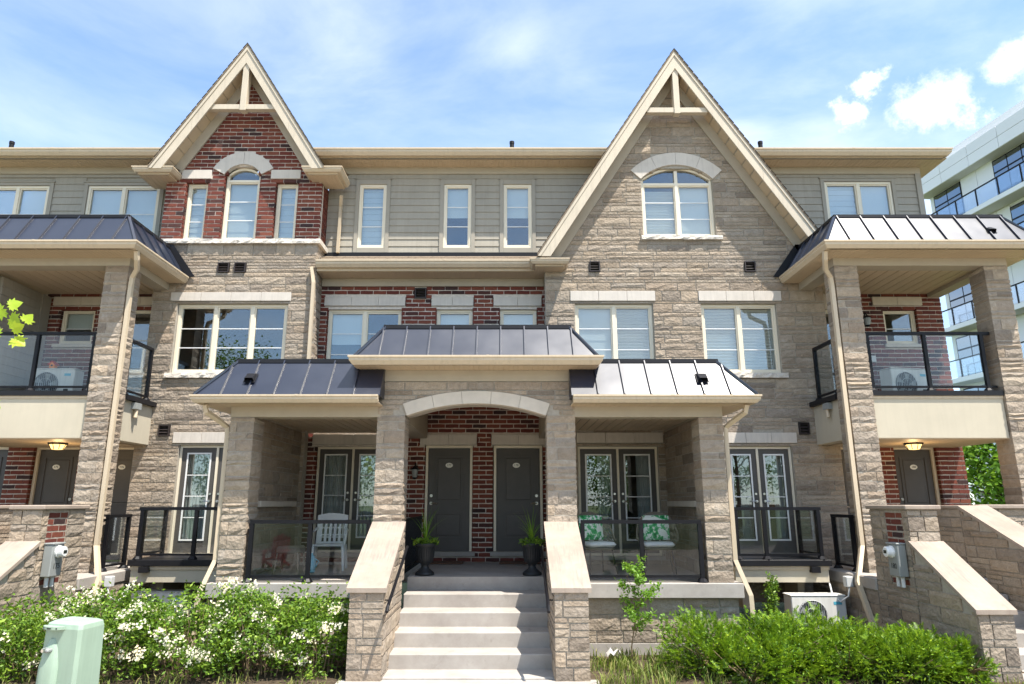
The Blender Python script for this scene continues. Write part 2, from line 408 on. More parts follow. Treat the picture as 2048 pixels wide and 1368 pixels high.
class MB:
    def __init__(s):
        s.v = []; s.f = []
    def add(s, vs, fs):
        n = len(s.v)
        s.v.extend(vs); s.f.extend([tuple(i + n for i in f) for f in fs])
        return s
    def box(s, x0, x1, y0, y1, z0, z1):
        return s.add([(x0, y0, z0), (x1, y0, z0), (x1, y1, z0), (x0, y1, z0), (x0, y0, z1), (x1, y0, z1), (x1, y1, z1), (x0, y1, z1)],
                     [(0, 3, 2, 1), (4, 5, 6, 7), (0, 1, 5, 4), (1, 2, 6, 5), (2, 3, 7, 6), (3, 0, 4, 7)])
    def bbox(s, x0, x1, y0, y1, z0, z1, b=0.01):
        # box with chamfered edges (front and back rings)
        b = min(b, (x1 - x0) * .45, (y1 - y0) * .45, (z1 - z0) * .45)
        vs = []
        for (zz, k) in ((z0, b), (z0 + b, 0), (z1 - b, 0), (z1, b)):
            a0, a1, c0, c1 = x0 + k, x1 - k, y0 + k, y1 - k
            q = b if k == 0 else b * 0.6
            vs += [(a0 + q, c0, zz), (a1 - q, c0, zz), (a1, c0 + q, zz), (a1, c1 - q, zz), (a1 - q, c1, zz), (a0 + q, c1, zz), (a0, c1 - q, zz), (a0, c0 + q, zz)]
        fs = [tuple(range(7, -1, -1)), tuple(range(24, 32))]
        for r in range(3):
            for i in range(8):
                j = (i + 1) % 8
                fs.append((r * 8 + i, r * 8 + j, r * 8 + 8 + j, r * 8 + 8 + i))
        return s.add(vs, fs)
    def prism(s, poly, a0, a1, axis='y'):
        # poly: list of (u, z); extruded along axis between a0 and a1
        n = len(poly)
        def P(u, z, a):
            return (u, a, z) if axis == 'y' else ((a, u, z) if axis == 'x' else (u, z, a))
        vs = [P(u, z, a0) for u, z in poly] + [P(u, z, a1) for u, z in poly]
        fs = [tuple(range(n)), tuple(range(2 * n - 1, n - 1, -1))]
        for i in range(n):
            j = (i + 1) % n
            fs.append((j, i, i + n, j + n))
        return s.add(vs, fs)
    def bar(s, p, q, w, h, up=(0, 0, 1)):
        p, q = Vector(p), Vector(q)
        d = (q - p).normalized(); up = Vector(up)
        sd = d.cross(up)
        if sd.length < 1e-4: sd = d.cross(Vector((0, 1, 0)))
        sd.normalize(); u = sd.cross(d).normalized()
        vs = []
        for c in (p, q):
            for a, b in ((-1, -1), (1, -1), (1, 1), (-1, 1)):
                vs.append(tuple(c + sd * (a * w / 2) + u * (b * h / 2)))
        return s.add(vs, [(3, 2, 1, 0), (4, 5, 6, 7), (0, 1, 5, 4), (1, 2, 6, 5), (2, 3, 7, 6), (3, 0, 4, 7)])
    def tube(s, pts, r, n=8, rot=0.0, cap=True):
        pts = [Vector(p) for p in pts]
        rs = r if isinstance(r, (list, tuple)) else [r] * len(pts)
        rings = []
        ref = None
        for i, p in enumerate(pts):
            d = (pts[min(i + 1, len(pts) - 1)] - pts[max(i - 1, 0)]).normalized()
            if ref is None:
                ref = Vector((0, 1, 0)) if abs(d.y) < 0.8 else Vector((1, 0, 0))
            a = d.cross(ref).normalized(); b = a.cross(d).normalized()
            ref = b if abs(d.dot(b)) < .9 else ref
            rings.append([tuple(p + (a * math.cos(t) + b * math.sin(t)) * rs[i]) for t in [rot + 2 * math.pi * k / n for k in range(n)]])
        vs = [v for rg in rings for v in rg]
        fs = []
        for i in range(len(rings) - 1):
            for k in range(n):
                j = (k + 1) % n
                fs.append((i * n + k, i * n + j, (i + 1) * n + j, (i + 1) * n + k))
        if cap:
            fs.append(tuple(range(n - 1, -1, -1)))
            fs.append(tuple(range((len(rings) - 1) * n, len(rings) * n)))
        return s.add(vs, fs)
    def lathe(s, prof, c, n=20):
        cx, cy, cz = c
        vs = []; fs = []
        for r, z in prof:
            for k in range(n):
                t = 2 * math.pi * k / n
                vs.append((cx + r * math.cos(t), cy + r * math.sin(t), cz + z))
        for i in range(len(prof) - 1):
            for k in range(n):
                j = (k + 1) % n
                fs.append((i * n + k, i * n + j, (i + 1) * n + j, (i + 1) * n + k))
        fs.append(tuple(range(n - 1, -1, -1))); fs.append(tuple(range((len(prof) - 1) * n, len(prof) * n)))
        return s.add(vs, fs)
    def sweep(s, path, prof, side=1):
        # path: list of (x, y, z) horizontal polyline; prof: closed (out, up) polygon; side=+1 puts 'out' to the right of travel
        P = [Vector(p) for p in path]
        n = len(prof); vs = []; fs = []
        for i, p in enumerate(P):
            ns = []
            if i > 0:
                d = P[i] - P[i - 1]; ns.append(Vector((d.y, -d.x, 0)).normalized())
            if i < len(P) - 1:
                d = P[i + 1] - P[i]; ns.append(Vector((d.y, -d.x, 0)).normalized())
            m = sum(ns, Vector()) / len(ns)
            m = m / max(m.length_squared, 1e-6) * side
            for o, h in prof:
                vs.append((p.x + m.x * o, p.y + m.y * o, p.z + h))
        for i in range(len(P) - 1):
            for k in range(n):
                j = (k + 1) % n
                q = (i * n + k, (i + 1) * n + k, (i + 1) * n + j, i * n + j)
                fs.append(q)
        fs.append(tuple(range(n))); fs.append(tuple(range(len(P) * n - 1, (len(P) - 1) * n - 1, -1)))
        return s.add(vs, fs)
    def mesh(s, name, mat, smooth=False):
        me = bpy.data.meshes.new(name)
        me.from_pydata(s.v, [], s.f)
        me.materials.append(mat)
        if smooth:
            me.polygons.foreach_set('use_smooth', [True] * len(me.polygons))
        return me
    def obj(s, name, mat, parent=None, smooth=False, fix=True):
        me = s.mesh(name, mat, smooth)
        if fix:
            fixn(me)
        o = bpy.data.objects.new(name, me)
        COL.objects.link(o)
        attach(o, parent)
        return o
import bmesh
def fixn(me):
    b = bmesh.new(); b.from_mesh(me)
    bmesh.ops.recalc_face_normals(b, faces=b.faces)
    b.to_mesh(me); b.free()
def put(me, name, parent, loc=(0, 0, 0), rz=0.0):
    o = bpy.data.objects.new(name, me)
    o.location = loc; o.rotation_euler = (0, 0, rz)
    COL.objects.link(o); attach(o, parent)
    return o

# ---- masonry: every brick and stone is a piece; the ones past the limit are joined
class Pieces:
    def __init__(s, name, rest_name, mat, limit=300):
        s.name, s.rest_name, s.mat, s.limit = name, rest_name, mat, limit
        s.items = []
    def add(s, me_fn, area, parent, loc, rz):
        d = (Vector(loc) - Vector((0, 0, CAM_H))).length
        s.items.append((area / d / d, me_fn, parent, loc, rz))
    def finish(s):
        s.items.sort(key=lambda t: -t[0])
        for it in s.items[:s.limit]:
            put(it[1](), s.name, it[2], it[3], it[4])
        rest = s.items[s.limit:]
        if rest:
            mb = MB()
            for it in rest:
                me = it[1]()
                T = Matrix.Translation(it[3]) @ Matrix.Rotation(it[4], 4, 'Z')
                mb.add([tuple(T @ v.co) for v in me.vertices], [tuple(p.vertices) for p in me.polygons])
            o = mb.obj(s.rest_name, s.mat, rest[0][2], fix=False)
            o['kind'] = 'stuff'
_bcache = {}
def brick_mesh(w, h=0.0803, d=0.09):
    key = (round(w / 0.012), rng.randrange(4) if w > .2 else rng.randrange(2))
    if key in _bcache: return _bcache[key]
    w = max(w, 0.02)
    r = random.Random(hash(key) & 0xffff)
    j = lambda a: r.uniform(-a, a)
    nx = 3 if w > .12 else 1
    vs = []
    # front ring slightly inside, bulged centre row
    for row, z in enumerate((0.0, h)):
        for i in range(nx + 1):
            u = w * i / nx
            vs.append((u + j(.003), 0.004 + abs(j(.003)), z + (.004 if row == 0 else -.004) + j(.0035)))
    k = 2 * (nx + 1)
    for row, z in enumerate((0.0, h)):
        for i in range(nx + 1):
            vs.append((w * i / nx, d, z))
    f = []
    for i in range(nx):
        f.append((i, i + 1, nx + 1 + i + 1, nx + 1 + i))
        f.append((i + 1, i, k + i, k + i + 1))
        f.append((nx + 1 + i, nx + 1 + i + 1, k + nx + 1 + i + 1, k + nx + 1 + i))
    f.append((0, nx + 1, k + nx + 1, k)); f.append((nx + 1 + nx, nx, k + nx, k + nx + 1 + nx))
    mb = MB().add(vs, f)
    me = mb.mesh('brick', M['brick']); fixn(me)
    _bcache[key] = me
    return me
def stone_mesh(w, h, d=0.12, rough=0.022, seed=0):
    r = random.Random(seed)
    nx = max(2, min(6, round(w / 0.10))); nz = 2 if h > 0.075 else 1
    if h > .15: nz = 3
    off = Vector((r.uniform(0, 90), r.uniform(0, 90), r.uniform(0, 90)))
    e = 0.004
    vs = []
    tilt = r.uniform(-.4, .4)
    for k in range(nz + 1):
        for i in range(nx + 1):
            edge = i in (0, nx) or k in (0, nz)
            u = w * i / nx; z = h * k / nz
            if edge:
                y = 0.002 - rough * 0.6 * r.random()
            else:
                y = -rough * (0.15 + 1.0 * r.random()) + rough * .3 * tilt
            uu = min(max(u + (0 if i in (0, nx) else r.uniform(-.3, .3) * w / nx), e), w - e)
            zz = min(max(z + (0 if k in (0, nz) else r.uniform(-.22, .22) * h / nz), e), h - e)
            if k in (0, nz): zz += r.uniform(-.0025, .0025)
            vs.append((uu, y, zz))
    F = []
    W = nx + 1
    for k in range(nz):
        for i in range(nx):
            F.append((k * W + i, k * W + i + 1, (k + 1) * W + i + 1, (k + 1) * W + i))
    ring = [i for i in range(W)] + [k * W + nx for k in range(1, nz + 1)] + [nz * W + i for i in range(nx - 1, -1, -1)] + [k * W for k in range(nz - 1, 0, -1)]
    n0 = len(vs)
    for i in ring:
        vs.append((vs[i][0], d, vs[i][2]))
    L = len(ring)
    for a in range(L):
        b = (a + 1) % L
        F.append((ring[b], ring[a], n0 + a, n0 + b))
    return MB().add(vs, F).mesh('stone', M['stone'])
def block_mesh(w, dp, h, rough=0.012, seed=0):
    # rough block with four split faces, used for pillars and wall ends (origin at its front left bottom corner)
    r = random.Random(seed)
    per = []
    nf = max(2, min(5, round(w / 0.11))); ns = max(2, min(5, round(dp / 0.14)))
    for i in range(nf): per.append((w * i / nf, 0, 0, -1, i == 0))
    for i in range(ns): per.append((w, dp * i / ns, 1, 0, i == 0))
    for i in range(nf): per.append((w * (1 - i / nf), dp, 0, 1, i == 0))
    for i in range(ns): per.append((0, dp * (1 - i / ns), -1, 0, i == 0))
    n = len(per); vs = []
    for lv, z in enumerate((0.003, h * .5, h - .003)):
        for (x, y, nx, ny, corner) in per:
            if lv == 1 and not corner: o = rough * (0.2 + r.random())
            elif lv == 1: o = 0.0
            else: o = -0.006 + r.uniform(-.004, .003)
            vs.append((x + nx * o, y + ny * o, z + (r.uniform(-.2, .2) * h if lv == 1 else 0)))
    F = [tuple(range(n - 1, -1, -1)), tuple(range(2 * n, 3 * n))]
    for lv in range(2):
        for i in range(n):
            j = (i + 1) % n
            F.append((lv * n + i, lv * n + j, (lv + 1) * n + j, (lv + 1) * n + i))
    return MB().add(vs, F).mesh('stone', M['stone'])

def cut(a, b, z0, z1, openings, tol=0.35):
    """remaining intervals of [a,b] in the row z0..z1 after removing openings (x0,x1,oz0,oz1)"""
    segs = [(a, b)]
    for (x0, x1, o0, o1) in openings:
        ov = min(z1, o1) - max(z0, o0)
        if ov > (z1 - z0) * tol:
            new = []
            for s, e in segs:
                if x1 <= s or x0 >= e: new.append((s, e)); continue
                if x0 > s: new.append((s, x0))
                if x1 < e: new.append((x1, e))
            segs = new
    return [(s, e) for s, e in segs if e - s > 0.012]
def face_loc(face, u, plane, z):
    if face == '-y': return (u, plane, z), 0.0
    if face == '+x': return (plane, u, z), math.pi / 2
    return (plane, -u, z), -math.pi / 2          # '-x': u runs along -Y
def lay_bricks(P, parent, u0, u1, z0, z1, plane, openings=(), clip=None, face='-y', ends=(True, True)):
    course, mod, j = 0.0945, 0.283, 0.0145
    row = 0; z = z0
    while z < z1 - 0.03:
        zt = min(z + course - j, z1)
        a, b = u0, u1
        if clip:
            a, b = clip(zt); a = max(a, u0); b = min(b, u1)
        if b - a > 0.05:
            x = u0 - (mod / 2 if row % 2 else 0)
            while x < b:
                s, e = max(x, a), min(x + mod - j, b)
                if e - s > 0.012:
                    for (p, q) in cut(s, e, z, zt, openings):
                        if q - p < 0.012: continue
                        loc, rz = face_loc(face, p, plane, z + rng.uniform(-.0015, .0015))
                        off = rng.uniform(-.003, .003)
                        loc = (loc[0], loc[1] + off, loc[2]) if face == '-y' else loc
                        P.add(lambda w=q - p: brick_mesh(w), (q - p) * .085, parent, loc, rz)
                x += mod
        z += course; row += 1
def lay_stones(P, parent, u0, u1, z0, z1, plane, openings=(), clip=None, face='-y', rough=0.011, seed=1, lens=(0.34, 0.98)):
    r = random.Random(seed)
    br = sorted({z0, z1} | {z for o in openings for z in (o[2], o[3]) if z0 < z < z1 and o[1] > u0 and o[0] < u1})
    merged = [br[0]]
    for z in br[1:]:
        if z - merged[-1] < 0.045 and z != z1: continue
        merged.append(z)
    rows = []
    for a, b in zip(merged[:-1], merged[1:]):
        z = a
        while z < b - 1e-4:
            hh = r.choice((0.065, 0.09, 0.14, 0.165, 0.18, 0.20, 0.22))
            if b - z - hh < 0.06: hh = b - z
            if hh > 0.27: hh = (b - z) / 2
            rows.append((z, z + hh)); z += hh
    j = 0.010
    for (za, zb) in rows:
        a, b = u0, u1
        if clip:
            a, b = clip(zb); a = max(a, u0); b = min(b, u1)
            if b - a < 0.05: continue
        x = a + 0.0
        first = True
        while x < b - 0.01:
            L = r.uniform(*lens) * (1.15 if zb - za < .1 else 0.85)
            if first: L *= r.uniform(.4, 1); first = False
            e = x + L
            if b - e < 0.16: e = b
            parts = [(za, zb)]
            if zb - za > 0.138 and r.random() < 0.26:
                m = za + (zb - za) * r.uniform(.36, .64); parts = [(za, m), (m, zb)]
            for (pa, pb) in parts:
                for (p, q) in cut(x, e, pa, pb, openings):
                    w, h = q - p - j, pb - pa - j
                    if w < 0.02: continue
                    loc, rz = face_loc(face, p + j / 2, plane, pa + j / 2)
                    P.add(lambda w=w, h=h, sd=r.randrange(10**6): stone_mesh(w, h, 0.12, rough * (0.8 if h < .08 else 1.15), sd), w * h, parent, loc, rz)
            x = e
def slab_wall(mb, u0, u1, z0, z1, plane, thick, openings=(), clip=None, face='-y', step=0.12):
    """solid backing behind the pieces, with the openings left open"""
    zs = sorted({z0, z1} | {z for o in openings for z in (o[2], o[3]) if z0 < z < z1})
    if clip:
        z = z0
        while z < z1: zs.append(z); z += step
        zs = sorted(set(zs))
    for a, b in zip(zs[:-1], zs[1:]):
        if b - a < 1e-4: continue
        s, e = u0, u1
        if clip:
            cs, ce = clip(b); s = max(s, cs); e = min(e, ce)
            if e - s < 0.02: continue
        for (p, q) in cut(s, e, a, b, openings, 0.01):
            if face == '-y': mb.box(p, q, plane, plane + thick, a, b)
            elif face == '+x': mb.box(plane - thick, plane, p, q, a, b)
            else: mb.box(plane, plane + thick, -q, -p, a, b)
def stone_pillar(P, parent, x0, x1, y0, y1, z0, z1, seed):
    """pillar part: mortar core and its stacked blocks"""
    r = random.Random(seed)
    core = MB().box(x0 + .012, x1 - .012, y0 + .012, y1 - .012, z0, z1 - .002)
    c = core.obj('pillar', M['stone_mortar'], parent)
    z = z0; k = 0
    while z < z1 - 1e-4:
        hh = r.choice((0.07, 0.085, 0.10, 0.14, 0.165, 0.185, 0.20))
        if z1 - z - hh < 0.07: hh = z1 - z
        if hh > .24: hh = (z1 - z) / 2
        w = x1 - x0
        if hh > 0.09 and r.random() < 0.72:
            s = w * r.choice((r.uniform(.25, .38), r.uniform(.62, .76)))
            parts = [(x0, x0 + s), (x0 + s, x1)]
        else:
            parts = [(x0, x1)]
        for (a, b) in parts:
            e = r.uniform(-.006, .006)
            P.add(lambda w_=b - a - .006, d_=y1 - y0, h_=hh - .007, sd=r.randrange(10**6): block_mesh(w_, d_, h_, .013, sd), (b - a) * hh, c, (a + .003, y0 + e, z + .0035), 0.0)
        z += hh
    return c
# ------------------------------------------------------------------ building components
def rings(mb, x0, x1, z0, z1, y0, y1, w):
    mb.box(x0, x0 + w, y0, y1, z0, z1); mb.box(x1 - w, x1, y0, y1, z0, z1)
    mb.box(x0 + w, x1 - w, y0, y1, z0, z0 + w); mb.box(x0 + w, x1 - w, y0, y1, z1 - w, z1)
def blind_obj(parent, kind, x0, x1, z0, z1, y, seed):
    r = random.Random(seed)
    mb = MB(); mat = M['blind']
    if kind == 'roller':
        mb.box(x0, x1, y, y + .006, z0 + r.uniform(0, .04), z1)
    elif kind == 'half':
        mb.box(x0, x1, y, y + .006, z0 + (z1 - z0) * .5, z1)
    elif kind == 'zebra':
        z = z1; i = 0
        while z > z0 + .02:
            hh = 0.085 if i % 2 == 0 else 0.05
            if i % 2 == 0: mb.box(x0, x1, y, y + .005, max(z - hh, z0), z)
            else: mb.box(x0, x1, y + .012, y + .016, max(z - hh, z0), z)
            z -= hh; i += 1
    elif kind == 'shutter':
        mb.box(x0, x0 + .04, y, y + .02, z0, z1); mb.box(x1 - .04, x1, y, y + .02, z0, z1)
        z = z0 + .05
        while z < z1 - .05:
            mb.bar((x0 + .04, y + .02, z), (x1 - .04, y + .02, z), 0.062, 0.008, up=(0, .75, .66)); z += .066
    elif kind == 'solidshutter':
        mb.box(x0, x1, y + .03, y + .035, z0, z0 + (z1 - z0) * .55)
        z = z0 + .05
        while z < z1 - .05:
            mb.bar((x0, y + .02, z), (x1, y + .02, z), 0.06, 0.008, up=(0, .75, .66)); z += .066
    elif kind == 'curtain':
        mat = M['curtain']
        n = 40; vs = []; fs = []
        for i in range(n + 1):
            u = x0 + (x1 - x0) * i / n; yy = y + .03 * math.sin(i * 1.25 + seed) + .015 * math.sin(i * .53)
            vs += [(u, yy, z0), (u, yy, z1)]
        for i in range(n): fs.append((2 * i, 2 * i + 2, 2 * i + 3, 2 * i + 1))
        mb.add(vs, fs)
    return mb.obj('curtain' if kind == 'curtain' else 'blind', mat, parent)
def window(house, x0, x1, z0, z1, wall, panels=(1,), rows=(), blinds=(None,), inset=0.07, arch=0.0, transom=None):
    """cream framed window; panels = relative widths, rows = heights (0..1) of the glazing bars; arch = rise of the arched head above z1"""
    y0 = wall + inset; y1 = y0 + .085
    mb = MB(); w = .05
    xc, hw = (x0 + x1) / 2, (x1 - x0) / 2
    if not arch:
        rings(mb, x0, x1, z0, z1, y0, y1, w)
    else:
        Rr = (hw * hw + arch * arch) / (2 * arch)
        def az(x, off=0.0):
            return z1 + arch - Rr + math.sqrt(max((Rr - off) ** 2 - (x - xc) ** 2, 0))
        mb.box(x0, x0 + w, y0, y1, z0, z1); mb.box(x1 - w, x1, y0, y1, z0, z1); mb.box(x0 + w, x1 - w, y0, y1, z0, z0 + w)
        n = 14
        for i in range(n):
            a = x0 + (x1 - x0) * i / n; b = x0 + (x1 - x0) * (i + 1) / n
            mb.prism([(a, az(a) - w * 1.05 if 0 < i else z1 - w * .4), (b, az(b) - w * 1.05 if i < n - 1 else z1 - w * .4), (b, az(b)), (a, az(a))], y0, y1)
    tot = sum(panels); x = x0 + w; inner = (x1 - x0 - 2 * w - .07 * (len(panels) - 1))
    spans = []
    for i, p in enumerate(panels):
        pw = inner * p / tot
        spans.append((x, x + pw)); x += pw
        if i < len(panels) - 1:
            mb.box(x, x + .07, y0 - .004, y1, z0 + w, (z1 if not arch else z1 + arch * .8) - (w if not arch else .02)); x += .07
    ztop = z1 - w
    if transom:
        mb.box(x0 + w, x1 - w, y0 - .002, y1, transom - .028, transom + .028); ztop = transom - .028
    win = mb.obj('window', M['wframe'], house)
    for i, (a, b) in enumerate(spans):
        sb = MB(); rings(sb, a, b, z0 + w, ztop, y0 + .018, y1 - .01, .028)
        sb.obj('sash', M['wframe'], win)
        if transom:
            zt = transom + .028
            if arch:
                n = 10; poly = [(a, zt), (b, zt)] + [(b - (b - a) * k / n, az(b - (b - a) * k / n, w)) for k in range(n + 1)]
                MB().prism(poly, y0 + .045, y0 + .051).obj('pane', M['glass'], win)
        MB().box(a + .02, b - .02, y0 + .045, y0 + .051, z0 + w + .02, ztop - .02).obj('pane', M['glass'], win)
        for rr in rows:
            zz = z0 + w + (ztop - z0 - w) * rr
            MB().box(a + .02, b - .02, y0 + .036, y0 + .0445, zz - .009, zz + .009).obj('muntin', M['white'], win)
        k = blinds[i % len(blinds)]
        if k:
            blind_obj(win, k, a + .005, b - .005, z0 + w, ztop if not (arch and not transom) else z1 + arch * .6, y0 + .12, int(abs(x0) * 97 + i * 13))
    return win
def french_door(house, x0, x1, z0, z1, wall, leaves=2, curtain=None, inset=0.07):
    y0 = wall + inset; w = .045
    mb = MB(); rings(mb, x0, x1, z0, z1, y0, y0 + .10, w)
    if leaves == 2: mb.box((x0 + x1) / 2 - .022, (x0 + x1) / 2 + .022, y0 - .006, y0 + .09, z0 + w, z1 - w)
    door = mb.obj('french_door', M['wframe'], house)
    iw = (x1 - x0 - 2 * w - (.044 if leaves == 2 else 0)) / leaves
    for i in range(leaves):
        a = x0 + w + i * (iw + .044); b = a + iw
        lb = MB(); st = .13
        za, zb = z0 + w + .26, z1 - w - .13
        yb = y0 + .02
        lb.box(a, a + st, yb, yb + .045, z0 + w, z1 - w); lb.box(b - st, b, yb, yb + .045, z0 + w, z1 - w)
        lb.box(a + st, b - st, yb, yb + .045, z0 + w, za); lb.box(a + st, b - st, yb, yb + .045, zb, z1 - w)
        lb.obj('door_leaf', M['door'], door)
        tb = MB(); rings(tb, a + st - .03, b - st + .03, za - .03, zb + .03, yb - .012, yb - .002, .03)
        tb.obj('lite_trim', M['white'], door)
        MB().box(a + st, b - st, yb + .02, yb + .026, za, zb).obj('pane', M['glass'], door)
        for k in range(1, 4):
            zz = za + (zb - za) * k / 4
            MB().box(a + st, b - st, yb + .008, yb + .019, zz - .008, zz + .008).obj('muntin', M['white'], door)
        hx = b - .06 if i == 0 else a + .06
        hb = MB()
        hb.tube([(hx, yb - .001, z0 + 1.02), (hx, yb - .05, z0 + 1.02)], .024, 10)
        hb.tube([(hx, yb - .045, z0 + 1.02), (hx + (-.10 if i == 0 else .10), yb - .05, z0 + 1.02)], .011, 8)
        hb.tube([(hx, yb - .001, z0 + 1.16), (hx, yb - .022, z0 + 1.16)], .022, 10)
        hb.obj('handle', M['steel'], door)
        if curtain: blind_obj(door, 'curtain', a + (.05 if curtain != 2 else iw * .5), b - .02, z0 + .08, z1 - .1, yb + .16, i * 3 + 1)
    sb = MB().box(x0 - .04, x1 + .04, wall - .05, y0 + .1, z0 - .075, z0 - .002); sb.obj('sill', M['concrete'], door)
    return door
def text_obj(txt, size, loc, parent, mat, depth=0.002, name='number'):
    cu = bpy.data.curves.new(name, 'FONT'); cu.body = txt; cu.size = size; cu.align_x = 'CENTER'; cu.align_y = 'CENTER'; cu.extrude = depth
    tmp = bpy.data.objects.new('tmp', cu); COL.objects.link(tmp)
    me = bpy.data.meshes.new_from_object(tmp.evaluated_get(bpy.context.evaluated_depsgraph_get()))
    bpy.data.objects.remove(tmp); bpy.data.curves.remove(cu)
    me.name = name
    me.transform(Matrix.Rotation(math.pi / 2, 4, 'X')); me.transform(Matrix.Translation(loc))
    me.materials.clear(); me.materials.append(mat)
    o = bpy.data.objects.new(name, me); COL.objects.link(o); attach(o, parent)
    return o
def entry_door(house, x0, x1, z0, z1, wall, number, hand='l'):
    """slab x0..x1, z0..z1 with cream frame round it"""
    y0 = wall + .07
    fb = MB(); f = .055
    fb.box(x0 - f, x0 - .004, y0 - .03, y0 + .1, z0, z1 + f); fb.box(x1 + .004, x1 + f, y0 - .03, y0 + .1, z0, z1 + f); fb.box(x0 - .004, x1 + .004, y0 - .03, y0 + .1, z1 + .004, z1 + f)
    fr = fb.obj('entry_door', M['wframe'], house)
    MB().box(x0, x1, y0 + .012, y0 + .055, z0, z1).obj('door_leaf', M['door'], fr)
    w = x1 - x0; h = z1 - z0
    for (pa, pb) in ((.46, .93), (.12, .38)):
        a, b, c, d = x0 + .15 * w, x1 - .15 * w, z0 + pa * h, z0 + pb * h
        mb = MB(); rings(mb, a, b, c, d, y0 - .004, y0 + .013, .022)
        mb.bbox(a + .06, b - .06, y0 + .0, y0 + .02, c + .06, d - .06, .012)
        mb.obj('door_panel', M['door'], fr)
    hx = x0 + .07 if hand == 'l' else x1 - .07
    s = 1 if hand == 'l' else -1
    hb = MB(); hz = z0 + .93
    hb.tube([(hx, y0 + .012, hz), (hx, y0 - .008, hz)], .033, 12); hb.tube([(hx, y0 - .005, hz), (hx, y0 - .06, hz)], .013, 8)
    hb.tube([(hx - .01 * s, y0 - .055, hz), (hx + .06 * s, y0 - .06, hz + .004), (hx + .12 * s, y0 - .052, hz - .004)], .013, 8)
    hb.tube([(hx, y0 + .012, hz + .15), (hx, y0 - .012, hz + .15)], .03, 12)
    hb.obj('handle', M['steel'], fr)
    if number:
        xc, zc = x0 + w * (.5 if hand == 'l' else .46), z0 + h * .83
        n = 20
        pl = MB().prism([(xc + .075 * math.cos(2 * math.pi * k / n), zc + .05 * math.sin(2 * math.pi * k / n)) for k in range(n)], y0 - .014, y0 - .006)
        p = pl.obj('number_plate', M['plate'], fr)
        text_obj(number, .062, (xc, y0 - .0155, zc), p, M['ink'])
    MB().box(x0 - .12, x1 + .12, wall - .045, y0 + .09, z0 - .09, z0 - .002).obj('sill', M['concrete'], fr)
    return fr
def lintel(house, x0, x1, z0, z1, wall, n, mat='precast'):
    w = (x1 - x0) / n
    for i in range(n):
        MB().bbox(x0 + w * i + .0025, x0 + w * (i + 1) - .0025, wall - .022, wall + .1, z0, z1, .004).obj('lintel_stone', M[mat], house)
def arch_stones(house, xc, ri_half, zs, rise, thick, wall, n, mat='precast', depth=0.13, proud=.024):
    """segmental arch; ri_half = half span of intrados at height zs, rise to crown"""
    R = (ri_half ** 2 + rise ** 2) / (2 * rise); cz = zs + rise - R
    t0 = math.asin(ri_half / R)
    g = .0025 / R
    for i in range(n):
        a = -t0 + 2 * t0 * i / n + g; b = -t0 + 2 * t0 * (i + 1) / n - g
        m = 5; poly = []
        for k in range(m + 1):
            t = a + (b - a) * k / m; poly.append((xc + R * math.sin(t), cz + R * math.cos(t)))
        for k in range(m, -1, -1):
            t = a + (b - a) * k / m; poly.append((xc + (R + thick) * math.sin(t), cz + (R + thick) * math.cos(t)))
        MB().prism(poly, wall - proud, wall - proud + depth).obj('arch_stone', M[mat], house)
    return lambda x: cz + math.sqrt(max((R) ** 2 - (x - xc) ** 2, 0)), lambda x: cz + math.sqrt(max((R + thick) ** 2 - (x - xc) ** 2, 0))
def rough_sill(house, x0, x1, z0, z1, wall, proud=.06, seed=3):
    r = random.Random(seed)
    n = max(4, int((x1 - x0) / .07)); vs = []; fs = []
    for i in range(n + 1):
        x = x0 + (x1 - x0) * i / n
        vs += [(x, wall - proud + r.uniform(-.012, .01), z0 + r.uniform(0, .01)), (x, wall - proud + r.uniform(-.016, .014), (z0 + z1) / 2 + r.uniform(-.015, .015)), (x, wall - proud + r.uniform(0, .015), z1 - r.uniform(0, .008)), (x, wall + .12, z1), (x, wall + .12, z0)]
    for i in range(n):
        for k in range(5):
            j = (k + 1) % 5
            fs.append((i * 5 + k, (i + 1) * 5 + k, (i + 1) * 5 + j, i * 5 + j))
    fs += [tuple(range(5)), tuple(range(n * 5 + 4, n * 5 - 1, -1))]
    return MB().add(vs, fs).obj('sill', M['roughsill'], house)
def wall_vent(house, x0, x1, z0, z1, wall):
    mb = MB(); rings(mb, x0, x1, z0, z1, wall - .035, wall + .06, .02)
    v = mb.obj('wall_vent', M['vent'], house)
    MB().box(x0 + .015, x1 - .015, wall + .045, wall + .055, z0 + .015, z1 - .015).obj('vent_back', M['ink'], v)
    for k in range(4):
        z = z0 + (z1 - z0) * (k + .5) / 4
        MB().bar((x0 + .02, wall, z), (x1 - .02, wall, z), .058, .006, up=(0, -.7, .7)).obj('louvre', M['vent'], v)
GUT = [(0, 0), (.062, 0), (.105, .055), (.105, .085), (.122, .10), (.122, .125), (.0, .125)]
def gutter(parent, path, scale=1.0, side=1, name='gutter'):
    g = MB().sweep(path, [(o * scale, h * scale) for o, h in GUT], side).obj(name, M['trim'], parent)
    for a, b in zip(path[:-1], path[1:]):
        a, b = Vector(a), Vector(b); L = (b - a).length
        if L < 2.2 or parent.parent is not None: continue
        t = .55
        m = a.lerp(b, t); d = (b - a).normalized() * .022
        MB().sweep([m - d, m + d], [(o * scale * 1.0 + .003, h * scale - .003 + .006 * (h > .06)) for o, h in GUT], side).obj('gutter_joint', M['trim'], g)
    return g
def downspout(parent, pts, r=.052):
    return MB().tube(pts, r, 4, math.pi / 4).obj('downspout', M['trim'], parent)
